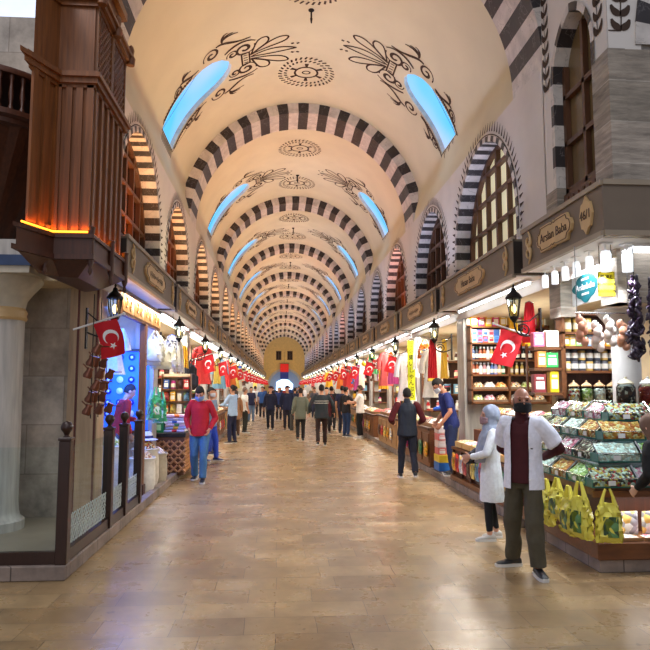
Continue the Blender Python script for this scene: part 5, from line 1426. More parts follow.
for i in range(4): g_bottle((4.25+.12*i,YS+.11,2.222),(28,26,34),'black bottle, %s in the inner bay of the lit shelf wall'%ORD[i],cap=(200,200,210),r=.04,h=.25)
for j,z in enumerate((1.452,1.682)):
    for i in range(6):
        f=SWEETS[['green','pink','nuts','white','orange','mixed'][(i+j*2)%6]]; g_tray(((3.61,3.825,4.04,4.31,4.53,4.75)[i],YS+.12,z),0,f,'small heap tray of %s, %s on the %s tray board'%(f.name.replace('_',' '),ORD[i],['lower','upper'][j]),w=.21,d=.2,h=.04,mound=.10,rim=(130,110,90))
t=thing('lit_header_panel','pale printed header panel above the lit shelf wall','panel',(0,0,0)); m=MB(); m.box((3.46,YS+.02,2.88+.2),(4.95,YS+.06,2.99)) if False else m.box((3.46,YS+.02,2.86+.22),(4.95,YS+.06,3.10)); m=MB(); m.box((3.46,YS+.18,2.87),(4.95,YS+.21,2.99)); part('board',m,mat('header_print',(226,220,190),.5,var=.2,emit=.3,ecol=(240,236,210)),t); m=MB(); m.box((3.44,YS+.16,2.86),(4.97,YS+.22,2.87)); part('edge',m,SHELFW,t)
lantern(1,7.86,'black glass lantern at the pier beside the nearest red flag',x=2.9,z=2.52)
flag(1,7.95,'large red crescent flag on a white pole in front of the lit shelf wall',x=2.88,z=2.43,seed=1,sc=1.06)
g_scarf((3.16,8.0,2.78),.2,(196,30,40),'red and yellow fan scarf draped behind the nearest flag',w=.2,h=.55,col2=(236,190,40))
g_scarf((2.97,8.07,2.75),-.1,(232,190,50),'yellow scarf draped on the pier behind the nearest flag',w=.14,h=.62,col2=(196,30,40))
g_scarf((2.90,12.2,2.62),.1,(180,30,34),'dark red and gold scarf hung at the far pier of the lit-shelf shop',w=.2,h=.8,col2=(220,180,60))
g_scarf((3.14,12.26,2.62),.1,(206,170,60),'gold scarf hung at the far pier of the lit-shelf shop',w=.15,h=.75)
# third shop extras
t=thing('hanging_banner','narrow yellow vertical banner with black Japanese lettering','banner',(3.0,14.75,2.78)); m=MB(); m.box((-.085,-.008,-1.36),(.085,0,0),0,.003); o=part('cloth',m,mat('lime_yellow_cloth',(224,232,40),.7),t); m=MB(); m.tube([(-.1,-.004,.01),(.1,-.004,.01)],.01,6); m.tube([(0,-.004,.01),(0,-.004,.2)],.006,5); part('rod',m,METAL,t)
for i,ch in enumerate('エジ東いしゃんぶろ'):
    l_=link('lettering',text_mesh(ch,.135,IRON),o); l_.matrix_local=Matrix(((1,0,0,0),(0,0,-1,-.009),(0,1,0,-.10-.145*i),(0,0,0,1)))
g_robe((2.98,15.2,2.55),.2,(236,226,236),'long pale robe hanging beside the yellow vertical banner',h=1.15)
t=thing('stacked_carton','yellow and blue carton on the step beside the third counter','carton',(3.05,12.6,.122)); m=MB(); m.box((-.02,-.22,0),(.34,.2,.16),0,.006); part('lower_half',m,mat('blue_card',(40,110,190),.5),t); m=MB(); m.box((-.02,-.22,.16),(.34,.2,.3),0,.006); part('upper_half',m,mat('yellow_card2',(236,200,50),.5),t)
for i in range(8):
    c=[(226,120,120),(240,220,214)][(i//2)%2]; g_box((3.12+.17*(i%2),12.62,.424+.135*(i//2)),0,c,'%s sweet box in layer %s of the stack on the yellow carton'%(['outer','inner'][i%2],['one','two','three','four'][i//2]),size=(.16,.3,.13),col2=(250,240,240))

# rack of colourful souvenirs beyond the black-topped table
shelf_unit(-2.5,-1.86,14.02,[1.08,1.33,1.58],'low board rack of bright souvenir boxes beyond the black-topped table',dp=.16,name='souvenir_rack') if False else None
t=thing('souvenir_rack','narrow board rack of bright souvenirs standing beyond the black-topped table','rack',(0,0,0))
for z in (.9,1.16,1.42,1.68,1.94):
    m=MB(); m.box((-2.48,13.97,z-.02),(-1.9,14.13,z)); part('board',m,SHELFW,t)
for x in (-2.5,-1.9):
    m=MB(); m.box((x,13.97,.122),(x+.02,14.13,2.0)); part('upright',m,SHELFW,t)
m=MB(); m.box((-2.48,14.13,.2),(-1.9,14.145,2.0)); part('back_panel',m,CREAMS,t)
for j,z in enumerate((.902,1.162,1.422,1.682)):
    for i in range(4):
        c=PAL[(i*3+j*5)%12]
        nm='%s souvenir, %s along the %s board of the souvenir rack'%(cname(c),ORD[i],ORD[j])
        if (i+j)%3==0: g_box((-2.4+.14*i,14.05,z),0,c,nm,size=(.11,.1,.2))
        elif (i+j)%3==1: g_tin((-2.4+.14*i,14.05,z),c,nm,r=.05,h=.17,lid=c)
        else: g_packet((-2.4+.14*i,14.05,z),0,c,nm,w=.12,h=.2,name='souvenir_packet')
for i,(y,z,c,w,h) in enumerate(((12.15,2.66,(240,236,220),.34,.55),(12.5,2.62,(250,250,245),.3,.5),(12.9,2.6,(232,226,210),.3,.6),(13.3,2.6,(120,170,200),.24,.5),(13.65,2.55,(236,180,50),.22,.45))):
    g_scarf((-2.0-.06*(i%2),y,z),.3*(i%3)-.2,c,'%s shawl, %s of those hung above the black-topped table'%(cname(c),ORD[i]),w=w,h=h)

light('step_light','AREA',(3.75,6.2,.66),9,(255,246,240),1.4,.2)
# ------------------------------------------------------------------ people
def remesh(mb,voxel,smooth=6,name='body',mats=(),disp=0.,seed=0):
    me=bpy.data.meshes.new('tmp'); me.from_pydata([tuple(p) for p in mb.v],[],mb.f); me.update()
    o=bpy.data.objects.new('tmp',me); COL.objects.link(o)
    md=o.modifiers.new('r','REMESH'); md.mode='VOXEL'; md.voxel_size=voxel; md.use_smooth_shade=True
    if smooth:
        sm=o.modifiers.new('s','SMOOTH'); sm.factor=.5; sm.iterations=smooth
    bpy.context.view_layer.update()
    out=bpy.data.meshes.new_from_object(o.evaluated_get(bpy.context.evaluated_depsgraph_get()))
    bpy.data.objects.remove(o); bpy.data.meshes.remove(me)
    if disp:      # cloth folds
        off=V((seed*3.1,seed*1.7,0))
        nr=[v.normal.copy() for v in out.vertices]
        for v,n in zip(out.vertices,nr):
            p=v.co; q=V((p.x*9,p.y*9,p.z*5))+off
            f=noise.noise(q)+.6*noise.noise(q*2.1+V((5,1,0)))
            v.co=p+n*disp*f
    out.name=name; out.materials.clear()
    for m_ in mats: out.materials.append(m_)
    out.polygons.foreach_set('use_smooth',[True]*len(out.polygons)); out.update()
    return out
def addmesh(me,mb,mi):
    """append extra pieces (eyes) to a finished mesh, with material slot mi"""
    n=len(me.vertices); 
    b=MB(); b.v=[v.co.copy() for v in me.vertices]; b.f=[list(p.vertices) for p in me.polygons]; b.m=[p.material_index for p in me.polygons]; b.sm=[True]*len(b.f)
    b.add(mb.v,mb.f,mi,True); mats=list(me.materials); out=b.mesh(me.name,mats); return out
def ering(c,x,y,rx,ry,n=18,pw=1.):
    out=[]
    for i in range(n):
        a=2*pi*i/n; ca,sa=cos(a),sin(a)
        if pw!=1: ca=(abs(ca)**pw)*(1 if ca>0 else -1); sa=(abs(sa)**pw)*(1 if sa>0 else -1)
        out.append(c+x*rx*ca+y*ry*sa)
    return out
def ik(a,b,l1,l2,pole):
    d=b-a; L=min(d.length,(l1+l2)*.999); dn=d.normalized(); x=(l1*l1-l2*l2+L*L)/(2*L); h=sqrt(max(0,l1*l1-x*x))
    p=pole-dn*pole.dot(dn); p=p.normalized() if p.length>1e-4 else V((0,1,0)); return a+dn*x+p*h
def person(label,x,y,heading,H=1.75,z=0.,top=(200,30,40),top_kind='sweater',sleeve='long',sleeve_col=None,legs=(40,60,100),shoes=(30,30,30),sole=(210,210,206),
           hair='short',hair_col=(24,18,16),mask=None,lean=0.,headpitch=0.,headyaw=0.,feet=None,armL=None,armR=None,handL=None,handR=None,hem=-.10,loose=1.,build=1.,
           near=False,skin=(196,142,112),inner=None,under=None,waistcoat=None,stripes=None,bag=None,flare=0.,cap=None,pants='trousers',collar=None,group=None,hatcol=None,head=1.):
    """local frame: +Y is where the person faces, X to the person's right; heading 0 faces down the hall, turning left is positive"""
    s=H/1.75
    t=thing('person',label,'person',(x,y,z),R(heading),group); t.scale=(s,s,s)
    vx=.0075 if near else .016
    P0=V((0,0,.93)); a=R(lean); u=V((0,sin(a),cos(a))); fw=V((0,cos(a),-sin(a))); X_=V((1,0,0))
    feet=feet or ((-.11,.02,0,5),(.11,-.02,0,-5))    # (x,y,lift,toe-out degrees)
    hips=[P0+V((sx*.085,0,-.03)) for sx in (-1,1)]
    ank=[V((f[0],f[1],.085+f[2])) for f in feet]
    kl=[max(.80,min(.857,(hips[i]-ank[i]).length*(1.004 if feet[i][2]<.02 else 1.03))) for i in (0,1)]
    knee=[ik(hips[i],ank[i],kl[i]*.51,kl[i]*.49,V((feet[i][0]*.3,1,0))) for i in (0,1)]
    sh=[P0+u*.49+X_*(sx*.185*build) for sx in (-1,1)]
    def arm(i,spec):
        sx=(-1,1)[i]
        if spec is None: el=sh[i]+V((sx*.055,-.03,-.29)); wr=el+V((sx*.015,.06,-.245))
        else: el=V(spec[0]); wr=V(spec[1])
        d=(el-sh[i]); el=sh[i]+d.normalized()*.295; d=(wr-el); wr=el+d.normalized()*.25
        return el,wr
    ew=[arm(0,armL),arm(1,armR)]
    neck=P0+u*.555; hp=R(headpitch); hy=R(headyaw)
    hM=Matrix.Translation(neck)@Matrix.Rotation(a*.4,4,'X').inverted()@Matrix.Rotation(hy,4,'Z')@Matrix.Rotation(-hp,4,'X')@Matrix.Scale(head,4)
    hc=hM@V((0,.015,.135))
    # ---- body
    b=MB()
    b.loft([ering(P0+u*tt,X_,fw,rx*build,ry*build) for tt,rx,ry in ((-.10,.10,.085),(-.04,.155,.105),(.03,.158,.108),(.13,.138,.098),(.28,.158,.108),(.40,.165,.108),(.48,.15,.085),(.53,.085,.065))])
    b.tube([P0+u*.48,neck+u*.01,hM@V((0,.005,.07))],[.062,.054,.052],14,0,None,True)
    b.ell((0,0,0),(.074,.094,.105),20,14,0,hM@Matrix.Translation((0,.005,.165)))
    b.ell((0,0,0),(.058,.07,.075),16,10,0,hM@Matrix.Translation((0,.030,.105)))
    b.ell((0,0,0),(.03,.03,.022),12,8,0,hM@Matrix.Translation((0,.078,.055)))
    b.tube([hM@V((0,.096,.165)),hM@V((0,.114,.128))],[.011,.017],8,0,None,True)
    b.ell((0,0,0),(.03,.014,.009),12,6,0,hM@Matrix.Translation((0,.094,.093))); b.ell((0,0,0),(.028,.014,.008),12,6,0,hM@Matrix.Translation((0,.092,.080)))
    b.ell((0,0,0),(.065,.02,.012),12,6,0,hM@Matrix.Translation((0,.084,.182)))
    for sx in (-1,1): b.ell((0,0,0),(.012,.026,.034),10,8,0,hM@Matrix.Translation((sx*.077,-.005,.140)))
    for i in (0,1):
        sx=(-1,1)[i]; el,wr=ew[i]
        b.tube([sh[i]-X_*sx*.02,sh[i].lerp(el,.3),sh[i].lerp(el,.75),el],[.055,.05,.042,.04],12,0,None,True)
        b.tube([el,el.lerp(wr,.35),wr],[.041,.041,.027],12,0,None,True)
        # hand: palm, four unequal bent fingers and a thumb
        fd=(wr-el).normalized(); hs=(handL,handR)[i]
        if hs: fd=(fd+V(hs)).normalized()
        inw=V((-sx,.0,0)); pn=(inw-fd*inw.dot(fd)); pn=pn.normalized() if pn.length>.1 else V((0,-1,0)); sd=fd.cross(pn).normalized()
        if sd.y<0 and abs(sd.y)>.2: sd=-sd
        pc=wr+fd*.05
        b.loft([ering(wr+fd*q,sd,pn,rx,ry,12) for q,rx,ry in ((-.01,.026,.02),(.02,.034,.016),(.06,.043,.016),(.09,.041,.014),(.098,.03,.010))])
        for q,(off,ln) in enumerate(((.031,.072),(.010,.08),(-.012,.074),(-.032,.058))):
            p=wr+fd*.085+sd*off; p1=p+fd*ln*.45+pn*.006; p2=p1+(fd*.8+pn*.6).normalized()*ln*.32; p3=p2+(fd*.45+pn*.9).normalized()*ln*.25
            b.tube([p,p1,p2,p3],[.0098,.0092,.0085,.007],8,0,None,True)
        p=wr+fd*.03+sd*.03; p1=p+(fd*.6+sd*.7+pn*.25).normalized()*.038; p2=p1+(fd*.9+sd*.15+pn*.35).normalized()*.03
        b.tube([p,p1,p2],[.014,.0115,.009],8,0,None,True)
        b.tube([hips[i],hips[i].lerp(knee[i],.4),knee[i]],[.085,.075,.055],14,0,None,True)
        b.tube([knee[i],knee[i].lerp(ank[i],.3),ank[i].lerp(knee[i],.15),ank[i]],[.055,.055,.038,.036],12,0,None,True)
        to=R(feet[i][3]); fdv=V((-sin(to),cos(to),0)); b.ell((0,0,0),(.038,.10,.03),12,8,0,Matrix.Translation(ank[i]+fdv*.05+V((0,0,-.05)))@Matrix.Rotation(to,4,'Z'))
    skm=mat('skin_%d_%d_%d'%skin,skin,.5,var=.08,scale=12)
    me=remesh(b,vx*.85 if near else vx,4 if near else 2,'body',[skm,EYEM,WHITEF])
    if near and hair!='hood_back':
        e=MB()
        for sx in (-1,1): e.ell((0,0,0),(.013,.006,.007),10,8,0,hM@Matrix.Translation((sx*.031,.090,.160)))
        me=addmesh(me,e,1)
        e=MB()
        for sx in (-1,1): e.tube([hM@V((sx*.014,.097,.180)),hM@V((sx*.032,.096,.186)),hM@V((sx*.052,.082,.180))],[.003,.0045,.003],6)
        me=addmesh(me,e,1)
    link('body',me,t)
    # ---- trousers
    g=MB(); lo=loose
    g.loft([ering(P0+u*tt,X_,fw,rx*build,ry*build) for tt,rx,ry in ((-.13,.12,.10),(-.06,.168,.122),(.02,.170,.122),(.10,.158,.115))])
    for i in (0,1):
        aa=ank[i]-V((0,0,.01)) if pants!='leggings' else ank[i]+V((0,0,.03))
        r_=[.098,.088*(.95+.05*lo),.068*lo,.063*lo,.058*lo] if pants!='leggings' else [.098,.082,.060,.056,.041]
        g.tube([hips[i]+V((0,0,-.02)),hips[i].lerp(knee[i],.45),knee[i],knee[i].lerp(aa,.5),aa+V((0,0,.012))],r_,16)
    link('trousers',remesh(g,vx,3,'trousers',[CLOTHF],.012 if pants!='leggings' else .004,int(x*10+y)),t,color=legs)
    if under: pass
    # ---- shoes
    for i in (0,1):
        to=R(feet[i][3]); pt=R(-25 if feet[i][2]>.05 else 0)
        M=Matrix.Translation(ank[i]-V((0,0,.085)))@Matrix.Rotation(to,4,'Z')@Matrix.Rotation(pt,4,'X')
        m=MB(); prof=[(-.075,.028,.075),(-.05,.036,.095),(.0,.038,.10),(.05,.042,.075),(.10,.046,.06),(.15,.042,.05),(.18,.026,.038)]
        m.loft([[M@V((rx*(abs(cos(q))**.7)*(1 if cos(q)>0 else -1), yy, .018+(hh-.018)*(.5+.5*sin(q)))) for q in [2*pi*j/14 for j in range(14)]] for yy,rx,hh in prof])
        so=part('shoe',m,TINT,t,color=shoes)
        m=MB(); m.loft([[M@V((cx*1.08,yy,zz)) for cx,zz in ((-rx,0),(rx,0),(rx,.03),(-rx,.03))] for yy,rx,hh in [(-.08,.03,0)]+prof[1:-1]+[(.19,.022,0)]],0,False)
        part('sole',m,TINT,so,color=sole)
    # ---- upper garment
    ph=pants=='leggings'
    def upper(g_t,sleeve,hem,flare,sl=0.):
        k=MB(); g_r=g_t
        tts=[(hem,.184+flare,.142+flare*.8)]
        if hem<-.25: tts.append((hem*.5,.184+flare*.6,.142+flare*.5))
        tts+= [(-.03,.186,.140),(.10,.168,.126),(.28,.172,.124),(.40,.178,.122),(.48,.165,.098),(.535,.085,.07)]
        k.loft([ering(P0+(u if tt>-.05 else V((0,0,1)))*tt,X_,fw,(rx+g_r)*build,(ry+g_r)*build) for tt,rx,ry in tts])
        g_r=g_t+sl
        if sleeve!='none':
            for i in (0,1):
                sx=(-1,1)[i]; el,wr=ew[i]
                if sleeve=='short': k.tube([sh[i]-X_*sx*.10,sh[i]-X_*sx*.015+V((0,0,.004)),sh[i].lerp(el,.35),sh[i].lerp(el,.8)],[.05+g_r,.064+g_r,.062+g_r*.8,.064+g_r*.6],14)
                else:
                    k.tube([sh[i]-X_*sx*.03,sh[i].lerp(el,.35),el],[.068+g_r,.062+g_r,.055+g_r],14,0,None,True); k.tube([el,el.lerp(wr,.4),el.lerp(wr,.96)],[.055+g_r,.052+g_r,.040+g_r],14)
        return k
    sm=remesh(upper(0. if not inner else .022,sleeve,hem,flare),vx,3,top_kind,[CLOTHF],.009,int(x*7+y*3))
    if inner:      # open front: cut the panel away and give the cloth its thickness
        import bmesh
        bm=bmesh.new(); bm.from_mesh(sm)
        for co_,no_ in ((P0+V((0,0,hem+.03)),V((0,0,-1))),):
            bmesh.ops.bisect_plane(bm,geom=bm.verts[:]+bm.edges[:]+bm.faces[:],plane_co=co_,plane_no=no_,clear_outer=True)
        for sx_ in (-1,1): bmesh.ops.bisect_plane(bm,geom=bm.verts[:]+bm.edges[:]+bm.faces[:],plane_co=V((sx_*inner.get('gap',.085),0,0)),plane_no=V((1,0,0)))
        kill=[]
        for f in bm.faces:
            c=f.calc_center_median(); hgt=(c-P0).dot(u); wdt=.03+.075*max(0,min(1,(hgt+.1)/.5))*(1 if hgt<.42 else 1.2)
            wdt=inner.get('gap',.085)
            if abs(c.x)<wdt and (c-P0).dot(fw)>0.02 and hgt<.60: kill.append(f)
            elif (c-neck).length<.07 and abs(c.x)<.06: kill.append(f)
        bmesh.ops.delete(bm,geom=kill,context='FACES'); bm.to_mesh(sm); bm.free(); sm.update()
        ob=link(top_kind,sm,t,color=top); so=ob.modifiers.new('cloth','SOLIDIFY'); so.thickness=.006; so.offset=1
        link('jumper',remesh(upper(.0,'long' if inner.get('long') else 'none',-.08,0,-.003),vx,3,'jumper',[CLOTHF],.006,3),t,color=inner['col'])
        if inner.get('roll'):
            m=MB(); m.tube([P0+u*.50,neck+u*.02,hM@V((0,.01,.055))],[.085,.068,.066],16,0,None,True); part('rolled_collar',m,CLOTHF,t,color=inner['col'])
        # buttons, pocket and badge
        if near:
            m=MB(); m.box((.10,.128,1.20),(.16,.140,1.22)); 
    else:
        ob=link(top_kind,sm,t,color=top)
        if sleeve_col:
            k=MB()
            for i in (0,1):
                sx=(-1,1)[i]; el,wr=ew[i]
                k.tube([sh[i]-X_*sx*.01,sh[i].lerp(el,.35),el],[.076,.071,.064],14,0,None,True); k.tube([el,el.lerp(wr,.4),el.lerp(wr,.96)],[.064,.059,.046],14,0,None,True)
            link('sleeves',remesh(k,vx,3,'sleeves',[CLOTHF],.007,2),t,color=sleeve_col)
        if collar:
            m=MB(); m.tube([P0+u*.5,neck+u*.03],[.088,.066],16,0,None,True); part('collar',m,CLOTHF,t,color=collar)
        if stripes:
            for hh in stripes:
                m=MB(); rx,ry=(.181+.006)*build,(.124+.008)*build
                rings=[ering(P0+u*(hh+dz),X_,fw,rx,ry,28) for dz in (-.008,.008)]
                m.loft(rings,0,True,False); part('white_stripe',m,CLOTHF,t,color=(206,206,200))
    # ---- head: hair, scarf, cap, mask
    def cut_shell(sc,keep,name,col,dz=.0,dy=0.,bumpy=.004):
        m=MB(); m.ell((0,0,0),(.074*sc,.094*sc,.105*sc),26,20,0,Matrix.Translation((0,.005+dy,.165+dz)))
        vs=[v.copy() for v in m.v]; m2=MB(); fs=[]
        for f in m.f:
            c=sum((vs[i] for i in f),V((0,0,0)))/len(f)
            if keep(c): fs.append(f)
        vs=[v*(1+bumpy*noise.noise(v*60)*8) for v in vs]
        m2.add([hM@v for v in vs],fs,0,True)
        o=part(name,m2,mat('hair_%d_%d_%d'%tuple(hair_col),hair_col,.85,var=.4,scale=40) if name=='hair' else CLOTHF,t,color=col); sd=o.modifiers.new('thick','SOLIDIFY'); sd.thickness=.008; sd.offset=-.5
        return o
    if hair=='short': cut_shell(1.10,lambda c: (c.z>.205) or (c.y<.035 and c.z>.13+.5*max(0,c.y)) or (c.y<-.02 and c.z>.10),'hair',hair_col,.004,-.006)
    elif hair=='bald': cut_shell(1.04,lambda c:(c.y<.02 and .12<c.z<.175 and abs(c.x)>.03) or (c.y<-.04 and .10<c.z<.17),'hair',(90,80,74),0,0,.002)
    elif hair=='long':
        cut_shell(1.12,lambda c:(c.z>.21) or (c.y<.03),'hair',hair_col,.0,-.006)
        m=MB(); m.tube([hM@V((0,-.06,.17)),hM@V((0,-.085,.05)),hM@V((0,-.09,-.08))],[.07,.075,.05],12,0,None,True); part('hair',m,mat('hair_%d_%d_%d'%tuple(hair_col),hair_col,.6,var=.4,scale=40),t)
    elif hair=='scarf':
        k=MB()
        k.ell((0,0,0),(.097,.12,.128),22,16,0,hM@Matrix.Translation((0,-.014,.165)))
        k.loft([[hM@V((rx*cos(q),cy+ry*sin(q),zz)) for q in [2*pi*j/20 for j in range(20)]] for zz,rx,ry,cy in ((.12,.088,.10,-.005),(.04,.085,.09,.0),(-.03,.11,.105,.0),(-.10,.165,.125,.01),(-.2,.17,.14,.03),(-.3,.13,.14,.05),(-.42,.09,.13,.07))])
        me_=remesh(k,vx,4,'headscarf',[CLOTHF],.010,4)
        import bmesh
        bm=bmesh.new(); bm.from_mesh(me_); hi=hM.inverted(); kill=[]
        for f in bm.faces:
            c=hi@f.calc_center_median()
            if c.y>.03 and ((c.x/.062)**2+((c.z-.135)/.082)**2)<1: kill.append(f)
        bmesh.ops.delete(bm,geom=kill,context='FACES'); bm.to_mesh(me_); bm.free()
        o=link('headscarf',me_,t,color=hair_col); sd=o.modifiers.new('thick','SOLIDIFY'); sd.thickness=.006
    if cap or hatcol:
        cc=cap or hatcol; m=MB(); M=hM@Matrix.Translation((0,-.004,.215)); m.lathe([(.086,-.02),(.09,.01),(.10,.035),(.09,.055),(.0,.065)],18,0,(0,0,0),M,True,1,1.2); 
        m.ell((0,0,0),(.07,.06,.008),14,6,0,M@Matrix.Translation((0,.10,-.012))); part('cap',m,CLOTHF,t,color=cc)
        m=MB(); m.lathe([(.088,-.012),(.091,.006)],18,0,(0,0,0),M,True,1,1.2); part('cap_band',m,CLOTHF,t,color=(190,40,40))
    if mask:
        m=MB(); nx,ny=12,8; vs=[]
        for j in range(ny+1):
            for i in range(nx+1):
                q=(i/nx-.5)*2; aa=q*1.25; v_=j/ny; zz=.046+.096*v_-.018*(abs(q)**2)*(1 if v_>.5 else -1)
                rr=.088*(1+.0*v_); vs.append(hM@V((.083*sin(aa),.012+.098*cos(aa)+.016*(1-abs(q))*(.6+.4*sin(pi*v_)),zz)))
        m.add(vs,[(j*(nx+1)+i,j*(nx+1)+i+1,(j+1)*(nx+1)+i+1,(j+1)*(nx+1)+i) for j in range(ny) for i in range(nx)],0,True)
        o=part('face_mask',m,CLOTHF,t,color=mask); sd=o.modifiers.new('thick','SOLIDIFY'); sd.thickness=.004
        for sx in (-1,1):
            m=MB(); m.tube([hM@V((sx*.076,.04,.125)),hM@V((sx*.086,-.02,.15)),hM@V((sx*.084,-.03,.12)),hM@V((sx*.076,.04,.07))],.002,5); part('ear_loop',m,CLOTHF,o,color=mask)
    return t,dict(P0=P0,u=u,fw=fw,sh=sh,ew=ew,neck=neck,hM=hM,knee=knee,ank=ank,hips=hips)

# --- the bald man by the corner counter
t,j=person('bald man in open white shirt over maroon roll-neck, black mask, by the yellow bags',2.315,6.14,144,1.685,
  top=(226,228,240),top_kind='shirt',sleeve='short',inner=dict(col=(64,10,18),roll=True,long=True,gap=.088),legs=(74,68,52),loose=1.28,shoes=(24,24,26),sole=(206,204,198),hair='bald',hair_col=(96,84,76),mask=(8,8,10),
  feet=((-.15,.13,0,34),(.16,-.13,0,-50)),armL=((-.34,-.09,1.18),(-.06,-.22,1.04)),armR=((.25,-.12,1.16),(.05,-.24,1.02)),hem=-.16,near=True,build=.92,skin=(166,112,86),flare=.012,headyaw=26,head=1.07)
k=MB()
for i in (0,1):
    el,wr=j['ew'][i]; k2=j['sh'][i]
m=MB(); m.box((-.135,.142,1.19),(-.115,.150,1.20)); part('chest_badge',m,IRON,t)
for i,zz in enumerate((1.30,1.20,1.10,1.0,.90)):
    m=MB(); m.ell((0,0,0),(.007,.004,.007),8,5,0,Matrix.Translation((-.105,.158,zz))); part('button',m,WHITEF,t)
for sx in (-1,1):
    m=MB(); m.box((sx*.135-.035,-.045,.60),(sx*.135+.035,.06,.75),0,.02) ; part('cargo_pocket',m,CLOTHF,t,color=(66,60,46))
# --- woman in grey headscarf
t,j=person('woman in grey headscarf, white tunic and black leggings in profile beside the bald man',2.42,7.42,84,1.475,top=(226,230,234),top_kind='tunic',sleeve='long',legs=(18,20,26),pants='leggings',shoes=(196,194,188),sole=(226,226,222),
  hair='scarf',hair_col=(146,154,172),mask=(150,120,124),head=1.1,feet=((-.10,.06,0,4),(.10,-.07,0,-4)),armL=((-.24,.10,1.18),(-.06,.30,1.10)),armR=((.24,.10,1.18),(.08,.30,1.06)),hem=-.42,flare=.03,near=True,skin=(206,156,130))
m=MB(); m.box((.15,.12,.98),(.25,.34,1.10),0,.03); part('black_handbag',m,CLOTHF,t,color=(20,20,24))
m=MB(); m.tube([V((.2,.16,1.08)),V((.23,.08,1.2)),V((.21,.0,1.41)),V((.16,-.04,1.46))],.012,6); part('bag_strap',m,CLOTHF,t,color=(20,20,24))
m=MB(); m.tube([j['ew'][1][0].lerp(j['ew'][1][1],.25),j['ew'][1][0].lerp(j['ew'][1][1],.9)],[.066,.056],14,0,None,True); part('dark_cuff',m,CLOTHF,t,color=(44,46,56))
# --- man in navy t-shirt
person('man in a navy t-shirt and jeans bending over the slanted counter',3.14,11.85,92,1.80,z=.122,top=(26,40,104),top_kind='t_shirt',sleeve='short',legs=(34,46,84),shoes=(28,28,34),hair='short',lean=14,headpitch=32,mask=(190,196,206),
  feet=((-.11,.0,0,3),(.11,-.05,0,-3)),armL=((-.26,.10,1.16),(-.22,.22,.95)),armR=((.24,.06,1.16),(.2,.2,.94)),near=True,skin=(190,132,104))
# --- person in blue behind the counter
person('person in a bright blue jacket with a grey cap behind the third counter',3.98,15.2,60,1.66,z=.12,top=(34,84,190),top_kind='jacket',sleeve='long',legs=(40,44,60),hair='short',cap=(80,110,130),lean=6,armL=((-.3,.12,1.2),(-.2,.34,1.14)),skin=(200,150,120))
# --- man in vest
person('man seen from behind in a dark navy padded vest with maroon sleeves',2.42,12.35,-4,1.69,top=(28,36,50),top_kind='vest',sleeve='none',sleeve_col=(84,14,24),legs=(24,28,44),shoes=(24,26,34),sole=(196,196,200),hair='short',near=True,build=1.08,collar=(28,36,50),
  feet=((-.12,.16,0,2),(.13,-.12,.05,-8)),armL=((-.30,.0,1.18),(-.27,.20,1.08)),armR=((.30,.0,1.18),(.28,.20,1.08)),loose=1.05)
# --- man in red sweater
person('man in red sweater and light blue jeans, hands in pockets, blue mask',-1.46,12.2,176,1.75,top=(176,22,40),top_kind='sweater',sleeve='long',legs=(66,112,160),shoes=(30,34,48),sole=(190,190,196),hair='short',mask=(120,150,206),headpitch=34,near=True,
  feet=((-.09,.14,0,5),(.10,-.12,.02,-5)),armL=((-.265,-.06,1.15),(-.18,.10,.93)),armR=((.265,-.06,1.15),(.18,.10,.93)),handL=(.3,.2,-.8),handR=(-.3,.2,-.8),loose=1.08,build=.96,skin=(196,140,112))
# --- woman at the picture's edge
t,j=person('woman in a brown headscarf and black sleeve stooping at the corner sweets counter',3.41,5.52,22,1.50,top=(18,18,20),top_kind='coat',sleeve='long',legs=(60,50,46),shoes=(226,226,226),hair='scarf',hair_col=(112,86,72),lean=16,headpitch=24,near=True,hem=-.3,flare=.02,
  feet=((-.10,.02,0,0),(.10,.0,0,0)),armL=((-.26,.08,1.08),(-.20,.28,.96)),armR=((.24,.10,1.1),(.12,.33,1.02)),skin=(214,170,146))
m=MB(); m.loft([ering(V((.0,.13+.0*z,z)),V((1,0,0)),V((0,1,0)),w,.03,14) for z,w in ((1.30,.10),(1.1,.09),(.9,.08),(.8,.07))]); part('scarf_end',m,CLOTHF,t,color=(112,86,72))
# --- man at the bag stall behind the railing
person('man in a red top and blue jeans browsing at the bag stall behind the railing',-2.72,11.3,-60,1.70,z=.085,top=(176,40,44),top_kind='sweater',sleeve='long',legs=(58,96,150),shoes=(60,44,36),hair='short',lean=12,headpitch=20,armL=((-.26,.14,1.15),(-.18,.36,1.1)))
# --- along the left stalls
person('man in denim shirt and royal blue trousers just behind the red-sweatered man',-1.62,15.5,-120,1.70,top=(120,140,170),top_kind='shirt',sleeve='short',legs=(40,74,190),shoes=(30,50,120),hair='short',mask=(200,206,216),feet=((-.12,.10,0,8),(.12,-.06,0,-8)))
person('long-haired person in a red top half hidden behind the denim shirt',-1.72,17.0,-70,1.66,top=(170,60,60),top_kind='shirt',sleeve='short',legs=(34,60,150),shoes=(20,30,70),hair='long',hair_col=(70,40,28),feet=((-.14,.1,0,5),(.12,-.1,0,-5)))
person('man in a light blue shirt and dark navy trousers facing the left stalls',-1.45,20.3,60,1.77,top=(160,190,224),top_kind='shirt',sleeve='long',legs=(26,32,64),shoes=(24,26,40),hair='short',armL=((-.22,.14,1.18),(-.12,.36,1.14)),armR=((.22,.14,1.18),(.12,.36,1.12)))
person('man in white t-shirt and dark olive trousers by the left stalls',-1.32,24.8,-62,1.70,top=(236,234,226),top_kind='t_shirt',sleeve='short',legs=(44,44,38),shoes=(26,24,24),hair='short',hair_col=(120,100,90),armL=((-.25,-.02,1.15),(-.18,.12,.98)))
